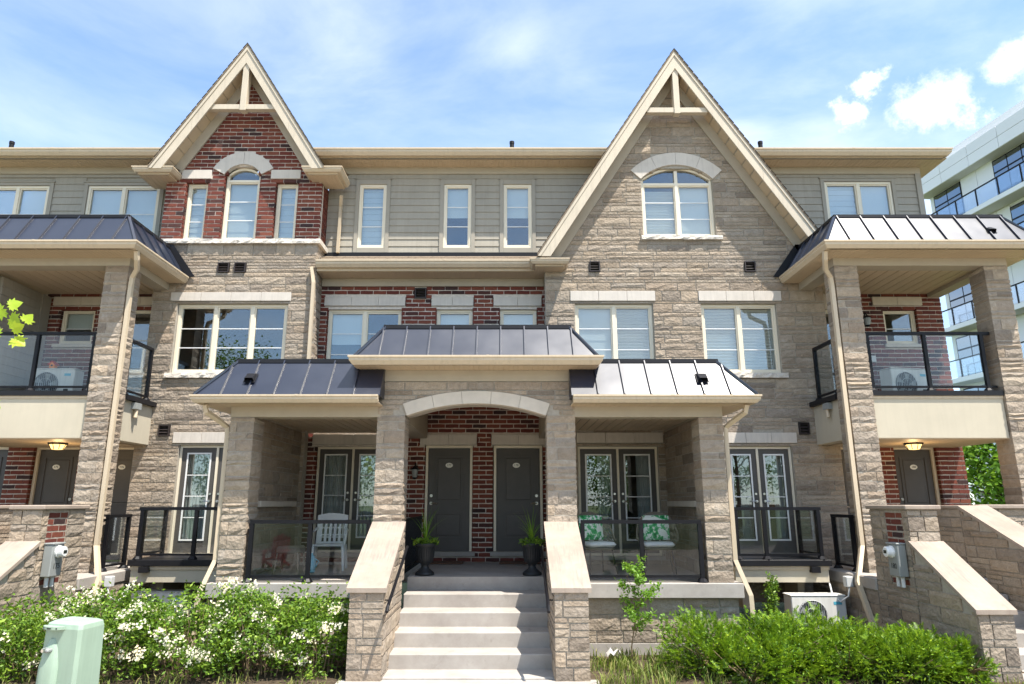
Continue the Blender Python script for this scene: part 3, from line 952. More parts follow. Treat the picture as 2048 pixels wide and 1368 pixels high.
def soffit_grooved(parent, x0, x1, y0, y1, z, pitch=.075, along='x', mat='soffit'):
    """thin perforated-look soffit: shallow V grooves across the strip"""
    mb = MB(); vs = []; fs = []
    u0, u1 = (x0, x1) if along == 'x' else (y0, y1)
    n = max(1, int((u1 - u0) / pitch)); p = (u1 - u0) / n
    prof = []
    for i in range(n):
        a = u0 + i * p
        prof += [(a, .006), (a + .006, 0), (a + p - .006, 0)]
    prof.append((u1, .006))
    for u, o in prof:
        if along == 'x': vs += [(u, y0, z + o), (u, y1, z + o)]
        else: vs += [(x0, u, z + o), (x1, u, z + o)]
    for i in range(len(prof) - 1):
        fs.append((2 * i, 2 * i + 1, 2 * i + 3, 2 * i + 2))
    mb.add(vs, fs)
    mb.box(x0, x1, y0, y1, z + .007, z + .02)
    return mb.obj('soffit', M[mat], parent, fix=False)
def plank_ceiling(parent, x0, x1, y0, y1, z, pw=.20, mat='soffit'):
    n = round((x1 - x0) / pw); p = (x1 - x0) / n
    base = MB().box(x0, x1, y0, y1, z + .012, z + .03).obj('ceiling', M['vent'], parent)
    me = MB().bbox(0, p - .014, 0, y1 - y0, 0, .0115, .004).mesh('plank', M[mat]); fixn(me)
    for i in range(n):
        put(me, 'plank', base, (x0 + i * p + .003, y0, z), 0)
    return base
def mansard(parent, x0, x1, y0, yb, z0, d, rise, pitch=.40, left=True, right=True, cap=True, seam_sides=True):
    """standing seam skirt roof round a flat top: one roof sheet part, one part for each seam, one cap flashing"""
    z1 = z0 + rise; mb = MB()
    lx = x0 + d if left else x0; rx = x1 - d if right else x1
    A, B, C, D = (x0, y0, z0), (x1, y0, z0), (rx, y0 + d, z1), (lx, y0 + d, z1)
    vs = [A, B, C, D, (x0, yb, z0), (lx, yb, z1), (x1, yb, z0), (rx, yb, z1)]
    fs = [(0, 1, 2, 3), (3, 2, 7, 5)]
    fs.append((4, 0, 3, 5)); fs.append((1, 6, 7, 2))
    fs.append((0, 4, 6, 1)); fs.append((5, 7, 6, 4))
    mb.add(vs, fs)
    roof = mb.obj('metal_roof', M['roof'], parent)
    nrm_f = Vector((0, -rise, d)).normalized()
    L = x1 - x0; n = max(2, round(L / pitch))
    for i in range(1, n):
        x = x0 + L * i / n
        t = 1.0
        if left and x - x0 < d: t = (x - x0) / d
        if right and x1 - x < d: t = min(t, (x1 - x) / d)
        if t < .18: continue
        p = Vector((x, y0, z0)) + nrm_f * .016; q = Vector((x, y0 + d * t, z0 + rise * t)) + nrm_f * .016
        MB().bar(p, q, .018, .036, nrm_f).obj('seam', M['roof'], roof)
    for on, xs, sx, lx_ in ((left, x0, 1, lx), (right, x1, -1, rx)):
        if not on: continue
        MB().bar((xs, y0, z0 + .015), (lx_, y0 + d, z1 + .015), .05, .03).obj('hip_flashing', M['roof'], roof)
        if seam_sides:
            ns = Vector((-sx * rise, 0, d)).normalized()
            m = max(1, round((yb - y0) / pitch))
            for i in range(1, m):
                y = y0 + (yb - y0) * i / m
                t = min(1, (y - y0) / d)
                if t < .18: continue
                p = Vector((xs, y, z0)) + ns * .016; q = Vector((xs + sx * d * t, y, z0 + rise * t)) + ns * .016
                MB().bar(p, q, .018, .036, ns).obj('seam', M['roof'], roof)
    if cap:
        path = ([(lx, yb, z1)] if left else []) + [(lx, y0 + d, z1), (rx, y0 + d, z1)] + ([(rx, yb, z1)] if right else [])
        MB().sweep(path, [(-.05, .002), (.035, -.03), (.03, .035), (-.05, .05)], 1).obj('cap_flashing', M['flash'], roof)
    return roof
def roof_vent_hood(parent, p, nrm=(0, -.74, .67)):
    n = Vector(nrm); p = Vector(p)
    up = Vector((0, .67, .74)); r = Vector((1, 0, 0))
    mb = MB()
    def Q(a, b, c): return tuple(p + r * a + up * b + n * c)
    mb.add([Q(-.075, -.09, 0), Q(.075, -.09, 0), Q(.075, .09, 0), Q(-.075, .09, 0), Q(-.06, -.08, .07), Q(.06, -.08, .07), Q(.06, .08, .03), Q(-.06, .08, .03)],
           [(4, 5, 6, 7), (1, 2, 6, 5), (2, 3, 7, 6), (3, 0, 4, 7)])
    mb.add([Q(-.09, -.11, .004), Q(.09, -.11, .004), Q(.09, .11, .004), Q(-.09, .11, .004)], [(0, 1, 2, 3)])
    return mb.obj('roof_vent', M['flash'], parent)
def railing(parent, p, q, z0, z1, posts, base=True, end_over=0.0):
    """black railing between plan points p and q with glass panes; posts = fractions"""
    p = Vector((*p, 0)); q = Vector((*q, 0)); d = q - p
    dn = d.normalized(); nr = Vector((dn.y, -dn.x, 0))
    tr = MB().bar(p + Vector((0, 0, z1 - .02)) - dn * end_over, q + Vector((0, 0, z1 - .02)) + dn * end_over, .066, .054)
    rl = tr.obj('railing', M['black'], parent)
    MB().bar(p + Vector((0, 0, z0 + .085)), q + Vector((0, 0, z0 + .085)), .04, .036).obj('bottom_rail', M['black'], rl)
    fr = sorted(posts)
    for t in fr:
        c = p + d * t
        pb = MB().bar(c + Vector((0, 0, z0)), c + Vector((0, 0, z1 - .045)), .060, .060, up=tuple(nr))
        if base:
            pb.lathe([(.085, 0), (.085, .014), (.055, .055), (.044, .06)], (c.x, c.y, z0), 8)
        pb.obj('post', M['black'], rl)
    for a, b in zip(fr[:-1], fr[1:]):
        u, v = p + d * a + dn * .03, p + d * b - dn * .03
        mid = (z0 + .10 + z1 - .04) / 2
        MB().bar(u + Vector((0, 0, mid)), v + Vector((0, 0, mid)), .007, z1 - z0 - .14).obj('glass_pane', M['rail_glass'], rl)
    return rl
def planks_siding(house, x0, x1, z0, z1, y, openings, clip=None, exp=.163):
    """lapped siding: wall backing part and each board its own piece"""
    bk = MB(); slab_wall(bk, x0, x1, z0, z1, y + .02, .1, openings, clip)
    w = bk.obj('siding_wall', M['siding'], house)
    z = z0
    while z < z1 - .03:
        zt = min(z + exp, z1)
        a, b = x0, x1
        if clip:
            a, b = clip(z); a = max(a, x0); b = min(b, x1)
        for (p, q) in cut(a, b, z, zt, openings, .3):
            if q - p < .04: continue
            MB().add([(p, y - .012, z), (q, y - .012, z), (q, y + .004, zt + .012), (p, y + .004, zt + .012), (p, y + .019, z), (q, y + .019, z), (q, y + .019, zt + .012), (p, y + .019, zt + .012)],
                     [(0, 1, 2, 3), (0, 4, 5, 1), (1, 5, 6, 2), (3, 7, 4, 0), (2, 6, 7, 3), (5, 4, 7, 6)]).obj('siding_board', M['siding'], w)
        z += exp
    return w
def trim_ring(house, x0, x1, z0, z1, wx0, wx1, wz0, wz1, y):
    mb = MB()
    mb.box(x0, wx0 - .002, y - .03, y + .05, z0, z1); mb.box(wx1 + .002, x1, y - .03, y + .05, z0, z1)
    mb.box(wx0, wx1, y - .028, y + .05, z0, wz0 - .002); mb.box(wx0, wx1, y - .028, y + .05, wz1 + .002, z1)
    mb.box(x0 - .02, x1 + .02, y - .045, y + .02, z1 + .001, z1 + .025)
    return mb.obj('window_trim', M['siding_trim'], house)
def rake(house, xa, za, slope, half, y_front, y_wall, y_back, foot_z_l, foot_z_r, fw=.225):
    """steep gable roof: shingle slabs, fascia boards, soffit boards, frieze boards, collar tie and king post"""
    ang = math.atan(slope); ca, sa = math.cos(ang), math.sin(ang)
    for s, fz in ((-1, foot_z_l), (1, foot_z_r)):
        L = (za - fz) / slope                       # horizontal run to the foot
        xf = xa + s * L
        tv = fw / ca
        # shingle slab on top
        t = .03 / ca
        poly = [(xa, za + t), (xf, fz + t), (xf, fz + .002), (xa, za + .002)]
        sh = MB().prism(poly, y_front - .03, y_back).obj('shingle_slope', M['shingle'], house)
        # thin dark shingle edge bumps
        nsh = int((za - fz) / ca / .28)
        for k in range(nsh):
            f0 = k / nsh
            x = xa + s * L * f0; z = za + t - (za - fz) * f0
            x2 = xa + s * L * (k + .95) / nsh; z2 = za + t - (za - fz) * (k + .95) / nsh
            MB().add([(x, y_front - .042, z), (x2, y_front - .042, z2 + .016), (x2, y_front + .2, z2 + .016), (x, y_front + .2, z)], [(0, 1, 2, 3)]).obj('shingle', M['flash'], sh)
        # fascia
        xl = xa + s * (za - tv - fz) / slope
        k_ = .56; gp = .003
        mxx, mz = xa + s * L * k_, za - (za - fz) * k_
        MB().prism([(xa, za), (mxx, mz), (mxx - s * 0.0, mz - tv), (xa, za - tv)], y_front, y_front + .035).obj('fascia_board', M['fascia'], house)
        MB().prism([(mxx + s * gp, mz - gp * slope), (xf, fz), (xl, fz), (mxx + s * gp, mz - tv - gp * slope)], y_front, y_front + .034).obj('fascia_board', M['fascia'], house)
        xc_ = xa + s * (za - tv * .25 - fz) / slope
        MB().prism([(xa, za + .001), (xf, fz + .001), (xc_, fz + .001), (xa, za - tv * .25)], y_front - .018, y_front - .001).obj('fascia_cap', M['fascia'], house)
        # soffit boards between fascia and wall, tilted with the slope
        zo = tv * .72
        L0, fz0 = L, fz
        L = (za - zo - fz) / slope; fz = za - slope * L; xf = xa + s * L
        n = max(3, int(L / ca / .29))
        for k in range(n):
            a, b = k / n + .004, (k + 1) / n - .004
            pa = (xa + s * L * a, za - (za - fz) * a - zo); pb = (xa + s * L * b, za - (za - fz) * b - zo)
            MB().prism([pa, pb, (pb[0], pb[1] + .02), (pa[0], pa[1] + .02)], y_front + .036, y_wall - .002).obj('soffit_board', M['soffit'], house)
        MB().prism([(xa, za - zo + .021), (xf, fz - zo + .021), (xf, fz - zo + .03), (xa, za - zo + .03)], y_front + .036, y_wall - .002).obj('soffit_backing', M['frieze'], house)
        # frieze board on the wall
        fv = .20 / ca
        xk = xa + s * (za - zo - fv - fz0) / slope
        MB().prism([(xa, za - zo - .002), (xf, fz - zo - .002), (xk, fz0), (xa, za - zo - fv)], y_wall - .05, y_wall - .012).obj('frieze_board', M['frieze'], house)
def truss(house, xa, z_tie, half, z_top, y):
    MB().bbox(xa - half, xa + half, y + .04, y + .17, z_tie - .06, z_tie + .06, .006).obj('collar_tie', M['fascia'], house)
    MB().bbox(xa - .065, xa + .065, y + .022, y + .19, z_tie - .09, z_top, .006).obj('king_post', M['fascia'], house)
def eave_return(house, x0, x1, y0, y1, z0, z1, sl=1):
    """boxed eave return at a gable foot with gutter and soffit"""
    mb = MB().box(x0, x1, y0, y1, z0 + .012, z1 - .02)
    b = mb.obj('eave_return', M['trim'], house)
    gutter(b, [(x0, y1, z1 - .125), (x0, y0, z1 - .125), (x1, y0, z1 - .125), (x1, y1, z1 - .125)], .9)
    soffit_grooved(b, x0 + .004, x1 - .004, y0 + .004, y1 - .004, z0 - .008, .075)
    MB().add([(x0 - .08, y0 - .08, z1), (x1 + .08, y0 - .08, z1), (x1 + .08, y1, z1 + .16), (x0 - .08, y1, z1 + .16)], [(0, 1, 2, 3)]).obj('return_roof', M['shingle'], b)
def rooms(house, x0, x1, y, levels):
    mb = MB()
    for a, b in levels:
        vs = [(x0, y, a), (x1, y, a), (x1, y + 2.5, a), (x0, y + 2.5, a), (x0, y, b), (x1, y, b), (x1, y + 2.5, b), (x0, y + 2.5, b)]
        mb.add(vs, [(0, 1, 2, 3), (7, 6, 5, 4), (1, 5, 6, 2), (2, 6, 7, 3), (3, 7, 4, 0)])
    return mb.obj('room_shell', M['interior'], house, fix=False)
# ------------------------------------------------------------------ setting
W0, W1, WS, PF, BP = 14.15, 13.65, 14.23, 10.55, 12.1     # wall, bay, siding, porch front and balcony front planes
FL = 0.99                                                  # porch floor level
XC = -0.44                                                 # axis of the porches
def wide(o): return [(a - .02, b + .02, c, d) for a, b, c, d in o]
def mx(x): return 2 * XC - x                               # mirrored about the axis
def sheet(name, x0, x1, y0, y1, z, mat, kind='structure', nx=1, ny=1, amp=0.0):
    vs = []; fs = []
    for j in range(ny + 1):
        for i in range(nx + 1):
            x = x0 + (x1 - x0) * i / nx; y = y0 + (y1 - y0) * j / ny
            vs.append((x, y, z + (amp * noise.noise(Vector((x * 1.7, y * 1.7, 3.1))) if amp else 0)))
    for j in range(ny):
        for i in range(nx):
            a = j * (nx + 1) + i
            fs.append((a, a + 1, a + nx + 2, a + nx + 1))
    o = MB().add(vs, fs).obj(name, M[mat])
    return setp(o, kind=kind)
sheet('ground', -600, 600, -600, 900, -0.09, 'lawn')
sheet('planting_bed', -14, -1.95, 7.2, 13.4, 0.0, 'soil', nx=60, ny=30, amp=.035)
sheet('planting_bed', 1.06, 14, 7.2, 13.4, 0.0, 'soil', nx=60, ny=30, amp=.035)
sheet('courtyard', -40, 40, -13.0, 7.0, -.05, 'pavers')
o = MB().bbox(-2.05, 1.15, -2.9, 9.12, -.12, 0.012, .01).obj('walkway', M['concrete']); setp(o, kind='structure')

# ------------------------------------------------------------------ townhouse with the red brick gable
H = thing('townhouse', 'narrow stone townhouse bay topped by a red brick gable with three windows', 'house', (-5.67, 13.9, 0), 'row of joined townhouses')
BR = Pieces('brick', 'brickwork', M['brick']); SP = Pieces('stone', 'stonework', M['stone'])
XA, XB = -7.36, -3.98
ops = [(-6.82, -4.52, 4.70, 6.17), (-6.97, -4.46, 6.22, 6.41), (-6.90, -4.44, 4.585, 4.70), (-6.47, -4.95, 1.066, 3.25), (-6.60, -4.90, 3.28, 3.50),
       (-6.06, -5.81, 6.85, 7.07), (-5.71, -5.46, 6.85, 7.07), (-6.91, -6.68, 3.42, 3.65)]
bk = MB(); slab_wall(bk, XA, XB, .3, 7.5, W1 + .012, .2, ops); bk.box(XB - .2, XB - .03, W1 + .231, WS, 4.0, 7.5)
sw = bk.obj('stone_wall', M['stone_mortar'], H)
lay_stones(SP, sw, XA, XB, .3, 7.49, W1, ops, seed=5)
lay_stones(SP, sw, W1, WS, 4.3, 7.49, XB, (), face='+x', seed=6, lens=(.3, .6))
window(H, -6.81, -4.53, 4.71, 6.165, W1, (1, 1, .92), (.36, .66), (None, None, None))
lintel(H, -6.97, -4.46, 6.225, 6.41, W1, 4)
rough_sill(H, -6.90, -4.44, 4.59, 4.70, W1)
french_door(H, -6.465, -4.96, 1.14, 3.245, W1, 2, curtain=1)
lintel(H, -6.60, -4.90, 3.285, 3.495, W1, 3)
for a in ((-6.055, -5.815), (-5.705, -5.465)): wall_vent(H, a[0], a[1], 6.855, 7.065, W1)
wall_vent(H, -6.905, -6.685, 3.425, 3.645, W1)
# gable
gx, gz, gs = -5.69, 11.98, 1.594
clip = lambda z: (gx - (gz - .36 - z) / gs, gx + (gz - .36 - z) / gs)
gops = [(-6.10, -5.33, 7.58, 9.12), (-6.05, -5.38, 9.12, 9.26), (-5.92, -5.51, 9.26, 9.34), (-6.92, -6.45, 7.58, 8.92), (-4.97, -4.49, 7.58, 8.92),
        (-7.04, -6.39, 8.99, 9.21), (-5.10, -4.45, 8.99, 9.21), (-6.26, -6.02, 9.22, 9.42), (-5.41, -5.17, 9.22, 9.42), (-6.12, -5.31, 9.34, 9.60), (-5.95, -5.48, 9.56, 9.66)]
bk = MB(); slab_wall(bk, XA, XB, 7.58, 11.4, W1 + .018, .16, wide([(-6.10, -5.33, 7.58, 9.3), gops[3], gops[4]]), clip); bk.box(XB - .16, XB - .018, W1 + .179, WS + .3, 7.58, 9.0)
bw = bk.obj('brick_wall', M['brick_mortar'], H)
lay_bricks(BR, bw, XA, XB, 7.59, 11.42, W1, gops, clip)
lay_bricks(BR, bw, W1 + .1, WS + .1, 7.59, 8.95, XB, (), face='+x')
for i in range(4):
    rough_sill(H, -7.42 + i * .8725, -7.42 + (i + 1) * .8725 - .004, 7.48, 7.59, W1, .07, 20 + i)
MB().box(XB - .02, XB + .065, W1 - .06, WS, 7.482, 7.588).obj('sill', M['roughsill'], H)
window(H, -6.09, -5.34, 7.60, 9.10, W1, (1,), (.33, .66), ('roller',), .10, arch=.20, transom=8.99)
window(H, -6.91, -6.455, 7.60, 8.91, W1, (1,), (.33, .66), ('zebra',), .10)
window(H, -4.965, -4.495, 7.60, 8.91, W1, (1,), (.33, .66), ('zebra',), .10)
lintel(H, -7.04, -6.39, 8.995, 9.205, W1, 1); lintel(H, -5.10, -4.45, 8.995, 9.205, W1, 1)
arch_stones(H, -5.715, .405, 9.10, .24, .29, W1, 2)
rake(H, gx, gz, gs, 1.9, 13.2, W1, 16.5, 9.02, 9.02)
truss(H, gx, 10.50, .80, 11.60, 13.2)
eave_return(H, -7.80, -7.14, 13.31, 14.0, 8.93, 9.09)
eave_return(H, -4.20, -3.56, 13.31, 14.0, 8.93, 9.09)
downspout(H, [(-3.62, 13.95, 8.75), (-3.66, 14.12, 8.55), (-3.68, 14.15, 7.48)], .042)
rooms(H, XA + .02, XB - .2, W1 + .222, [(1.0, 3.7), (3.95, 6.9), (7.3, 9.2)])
BR.finish(); SP.finish()

# ------------------------------------------------------------------ middle townhouse
H = thing('townhouse', 'recessed middle townhouse with clay siding above red brick and twin charcoal doors', 'house', (-1.5, 14.4, 0), 'row of joined townhouses')
BR = Pieces('brick', 'brickwork', M['brick']); SP = Pieces('stone', 'stonework', M['stone'])
wins = [(-3.28, -2.67), (-1.375, -.755), (-.03, .60)]
sops = [(-3.36, -2.585, 7.51, 9.30), (-1.46, -.67, 7.51, 9.30), (-.115, .685, 7.51, 9.30)]
gr = lambda z: (-9, 3.73 - (11.84 - .2 - z) / 1.563 + .25)
planks_siding(H, -3.98, 3.0, 7.50, 9.42, WS, sops, gr)
for (a, b), so in zip(wins, sops):
    trim_ring(H, so[0], so[1], so[2], so[3] - .03, a, b, 7.62, 9.145, WS)
window(H, -3.28, -2.67, 7.62, 9.145, WS, (1,), (.33, .66), ('zebra',), .0)
window(H, -1.375, -.755, 7.62, 9.145, WS, (1,), (.33, .66), ('half',), .0)
window(H, -.03, .60, 7.62, 9.145, WS, (1,), (.33, .66), ('half',), .0)
MB().box(-3.95, 2.3, WS - .035, WS + .1, 9.40, 9.56).obj('frieze_board', M['frieze'], H)
soffit_grooved(H, -4.3, 2.4, 13.80, WS + .02, 9.56, .09)
gutter(H, [(-4.25, 13.80, 9.60), (2.35, 13.80, 9.60)], 1.25)
MB().box(-4.25, 2.35, 13.80, 13.83, 9.56, 9.76).obj('fascia_board', M['trim'], H)
MB().add([(-4.4, 13.72, 9.77), (2.6, 13.72, 9.77), (2.6, 19, 10.9), (-4.4, 19, 10.9)], [(0, 1, 2, 3)]).obj('main_roof', M['shingle'], H)
# skirt roof over the second floor
MB().box(-3.98, 1.0, WS - .04, WS + .1, 7.36, 7.505).obj('flashing', M['flash'], H)
sk = MB().add([(-3.98, 13.66, 7.10), (.95, 13.66, 7.10), (.95, WS - .02, 7.42), (-3.98, WS - .02, 7.42), (-3.98, 13.66, 7.06), (.95, 13.66, 7.06), (.95, WS - .02, 7.38), (-3.98, WS - .02, 7.38)],
    [(0, 1, 2, 3), (7, 6, 5, 4), (0, 4, 5, 1)]).obj('skirt_roof', M['shingle'], H)
for k in range(3):
    f = (k + .0) / 3
    y = 13.66 + (WS - 13.68) * f; z = 7.10 + .32 * f
    x = -3.97
    while x < .9:
        w = rng.uniform(.22, .34); e = min(x + w, .95)
        MB().add([(x, y - .012, z + .012), (e - .006, y - .012, z + .012), (e - .006, y + .21, z + .125), (x, y + .21, z + .125), (x, y - .012, z + .002), (e - .006, y - .012, z + .002)], [(0, 1, 2, 3), (4, 5, 1, 0)]).obj('shingle', M['shingle'], sk)
        x = e
gutter(H, [(-3.97, 13.66, 6.945), (.95, 13.66, 6.945)], 1.2)
MB().box(-3.97, .9, 13.66, 13.69, 6.89, 7.08).obj('fascia_board', M['trim'], H)
soffit_grooved(H, -3.97, .9, 13.69, W0 + .02, 6.875, .09)
MB().box(-3.97, .84, W0 - .035, W0 + .02, 6.70, 6.872).obj('frieze_board', M['frieze'], H)
downspout(H, [(-4.06, 13.60, 6.95), (-4.02, 13.58, 6.75), (-3.99, 13.56, 6.6), (-3.98, 13.56, 4.2)], .045)
bops = [(-3.815, -2.225, 4.70, 6.195), (-1.48, -.695, 4.70, 6.195), (-.112, .685, 4.70, 6.195), (-3.90, -2.15, 6.26, 6.465), (-1.595, -.675, 6.26, 6.465), (-.25, .795, 6.26, 6.465), (-1.955, -1.70, 6.43, 6.67)]
dops = [(-3.87, -2.38, 1.096, 3.26), (-3.97, -2.28, 3.29, 3.51), (-1.63, -.665, 1.102, 3.285), (-1.755, -.575, 3.288, 3.512), (-.235, .77, 1.102, 3.285), (-.285, .845, 3.288, 3.512)]
bk = MB(); slab_wall(bk, -3.98, 1.2, 4.12, 6.9, W0 + .018, .2, wide(bops)); slab_wall(bk, -3.98, 1.2, .6, 4.12, W0 + .018, .2, wide(dops))
bk.box(-4.4, -3.981, W0 + .022, W0 + .2, .6, 4.1)
bw = bk.obj('brick_wall', M['brick_mortar'], H)
lay_bricks(BR, bw, -3.98, .85, 4.45, 6.70, W0, bops)
lay_bricks(BR, bw, -4.06, .90, .99, 4.06, W0, dops)
window(H, -3.81, -2.23, 4.71, 6.19, W0, (1, 1), (.33, .66), ('half', None), .08)
window(H, -1.475, -.70, 4.71, 6.19, W0, (1,), (.33, .66), ('roller',), .08)
window(H, -.107, .68, 4.71, 6.19, W0, (1,), (.33, .66), ('roller',), .08)
lintel(H, -3.90, -2.15, 6.265, 6.46, W0, 3); lintel(H, -1.59, -.68, 6.265, 6.46, W0, 2); lintel(H, -.25, .79, 6.265, 6.46, W0, 2)
wall_vent(H, -1.95, -1.705, 6.435, 6.665, W0)
french_door(H, -3.86, -2.385, 1.17, 3.255, W0, 2, curtain=1)
lintel(H, -3.965, -2.285, 3.295, 3.505, W0, 2)
entry_door(H, -1.57, -.72, 1.19, 3.225, W0, '177', 'l'); entry_door(H, -.175, .71, 1.19, 3.225, W0, '178', 'r')
lintel(H, -1.75, -.58, 3.292, 3.508, W0, 2); lintel(H, -.28, .84, 3.292, 3.508, W0, 2)
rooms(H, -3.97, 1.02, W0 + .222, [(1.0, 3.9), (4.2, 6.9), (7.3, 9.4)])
BR.finish(); SP.finish()

# ------------------------------------------------------------------ townhouse with the wide stone gable
H = thing('townhouse', 'wide townhouse with a tall grey stone gable and an arched top window', 'house', (3.73, 13.9, 0), 'row of joined townhouses')
SP = Pieces('stone', 'stonework', M['stone'])
XA, XB = .84, 6.66
gx, gz, gs = 3.73, 11.84, 1.563
clip = lambda z: (gx - (gz - .36 - z) / gs, gx + (gz - .36 - z) / gs)
ops = [(1.455, 3.075, 4.70, 6.17), (1.36, 3.135, 6.22, 6.445), (1.40, 3.13, 4.585, 4.70), (4.08, 5.645, 4.70, 6.17), (4.035, 5.765, 6.22, 6.445), (4.0, 5.74, 4.585, 4.70),
       (1.775, 2.005, 6.86, 7.095), (5.05, 5.285, 6.86, 7.095), (5.86, 6.075, 3.45, 3.70), (4.33, 5.69, 1.066, 3.225), (4.28, 5.80, 3.28, 3.495), (1.44, 3.03, 1.066, 3.225), (1.42, 3.14, 3.28, 3.495),
       (2.96, 4.51, 7.665, 9.0), (3.03, 4.44, 9.0, 9.15), (3.25, 4.22, 9.15, 9.29), (2.90, 4.625, 7.565, 7.665), (2.80, 3.12, 9.02, 9.30), (4.35, 4.68, 9.02, 9.30), (3.0, 4.48, 9.29, 9.45), (3.2, 4.28, 9.44, 9.60)]
wops = [o for o in ops if o not in ((2.80, 3.12, 9.02, 9.30), (4.35, 4.68, 9.02, 9.30))][:14]
bk = MB(); slab_wall(bk, XA, XB, .3, 7.1, W1 + .012, .2, wops); slab_wall(bk, XA, XB, 7.1, 11.45, W1 + .012, .2, wops + [(2.96, 4.51, 8.9, 9.25)], clip)
bk.box(XA + .03, XA + .2, W1 + .231, W0 + .02, .6, 7.2); bk.box(XB - .2, XB - .03, W1 + .231, W0 + .02, .6, 8.0)
sw = bk.obj('stone_wall', M['stone_mortar'], H)
lay_stones(SP, sw, XA, XB, .3, 7.08, W1, ops, seed=31)
lay_stones(SP, sw, XA, XB, 7.08, 11.45, W1, ops, clip, seed=32)
window(H, 1.46, 3.07, 4.71, 6.165, W1, (1, 1), (.33, .66), ('roller', 'shutter'))
lintel(H, 1.36, 3.135, 6.225, 6.44, W1, 3); rough_sill(H, 1.40, 3.13, 4.59, 4.70, W1)
window(H, 4.085, 5.64, 4.71, 6.165, W1, (1, 1), (.33, .66), ('solidshutter', 'shutter'))
lintel(H, 4.035, 5.765, 6.225, 6.44, W1, 3); rough_sill(H, 4.0, 5.74, 4.59, 4.70, W1)
window(H, 2.965, 4.505, 7.67, 9.0, W1, (1, 1), (.33, .66), ('solidshutter', 'roller'), .07, arch=.30, transom=8.90)
rough_sill(H, 2.90, 3.80, 7.57, 7.668, W1, .07, 41); rough_sill(H, 3.803, 4.625, 7.57, 7.668, W1, .07, 42)
arch_stones(H, 3.735, .785, 8.99, .335, .29, W1, 4)
for a in ((1.78, 2.0), (5.055, 5.28)): wall_vent(H, a[0], a[1], 6.865, 7.09, W1)
wall_vent(H, 5.865, 6.07, 3.455, 3.695, W1)
french_door(H, 4.335, 5.685, 1.14, 3.22, W1, 2, curtain=2); lintel(H, 4.28, 5.80, 3.285, 3.49, W1, 3)
french_door(H, 1.445, 3.025, 1.14, 3.22, W1, 2, curtain=2); lintel(H, 1.42, 3.14, 3.285, 3.49, W1, 3)
rake(H, gx, gz, gs, 3.2, 13.2, W1, 17.0, 7.05, 7.05)
truss(H, gx, 10.42, .66, 11.45, 13.2)
eave_return(H, .62, 1.22, 13.31, 13.66, 6.87, 7.03)
rooms(H, XA + .2, XB - .2, W1 + .222, [(1.0, 3.7), (3.95, 6.9)])
rooms(H, 2.75, 4.75, W1 + .222, [(7.3, 9.5)])
SP.finish()

# ------------------------------------------------------------------ end townhouse on the right
H = thing('townhouse', 'end townhouse on the right with clay siding over a covered balcony', 'house', (8.0, 14.4, 0), 'row of joined townhouses')
BR = Pieces('brick', 'brickwork', M['brick'])
gr = lambda z: (3.73 + (11.84 - .2 - z) / 1.563 - .25, 99)
planks_siding(H, 5.0, 9.30, 7.2, 9.42, WS, [(7.14, 8.83, 7.5, 9.32)], gr)
trim_ring(H, 7.14, 8.83, 7.5, 9.29, 7.22, 8.745, 7.66, 9.215, WS)
window(H, 7.225, 8.74, 7.67, 9.21, WS, (1, 1), (.40,), ('zebra', 'half'), .0)
MB().box(9.30, 9.42, WS - .04, WS + 4, 7.0, 9.41).obj('corner_board', M['siding_trim'], H)
MB().box(5.3, 9.43, WS - .035, WS + 4.2, 9.40, 9.56).obj('frieze_board', M['frieze'], H)
soffit_grooved(H, 5.1, 9.80, 13.80, WS - .04, 9.56, .09)
soffit_grooved(H, 9.43, 9.80, WS - .035, 18, 9.56, .09, 'y')
gutter(H, [(5.2, 13.80, 9.60), (9.72, 13.80, 9.60), (9.72, 18, 9.60)], 1.25)
MB().box(5.2, 9.72, 13.80, 13.83, 9.56, 9.76).obj('fascia_board', M['trim'], H)
MB().add([(5.0, 13.70, 9.77), (9.86, 13.70, 9.77), (9.86, 18, 10.3), (5.0, 18, 10.6)], [(0, 1, 2, 3)]).obj('main_roof', M['shingle'], H)
ops = [(8.13, 8.86, 5.42, 6.20), (7.93, 9.00, 6.27, 6.47), (8.10, 8.92, 5.34, 5.42), (6.72, 7.25, 4.2, 6.2), (7.98, 8.86, .99, 3.26), (6.74, 7.62, .99, 3.26)]
bk = MB(); slab_wall(bk, 6.66, 9.41, .6, 7.2, W0 + .018, .2, wide(ops)); bk.box(9.21, 9.39, W0 + .22, 18, .0, 7.2)
bw = bk.obj('brick_wall', M['brick_mortar'], H)
lay_bricks(BR, bw, 7.3, 9.41, 4.0, 6.85, W0, ops); lay_bricks(BR, bw, 6.66, 9.41, .99, 3.35, W0, ops)
window(H, 8.14, 8.85, 5.43, 6.195, W0, (1,), (.45,), (None,), .08)
window(H, 6.73, 7.24, 4.25, 6.19, W0, (1,), (.33, .66), (None,), .05)
lintel(H, 7.93, 9.0, 6.275, 6.465, W0, 2, 'precast_tan'); MB().bbox(8.08, 8.94, W0 - .05, W0 + .1, 5.345, 5.418, .006).obj('sill', M['precast'], H)
entry_door(H, 8.03, 8.80, 1.12, 3.20, W0 + .06, '180', 'l'); entry_door(H, 6.79, 7.56, 1.12, 3.20, W0 + .06, '179', 'l')
rooms(H, 6.7, 9.2, W0 + .222, [(1.0, 3.9), (4.1, 6.9), (7.3, 9.4)])
BR.finish()

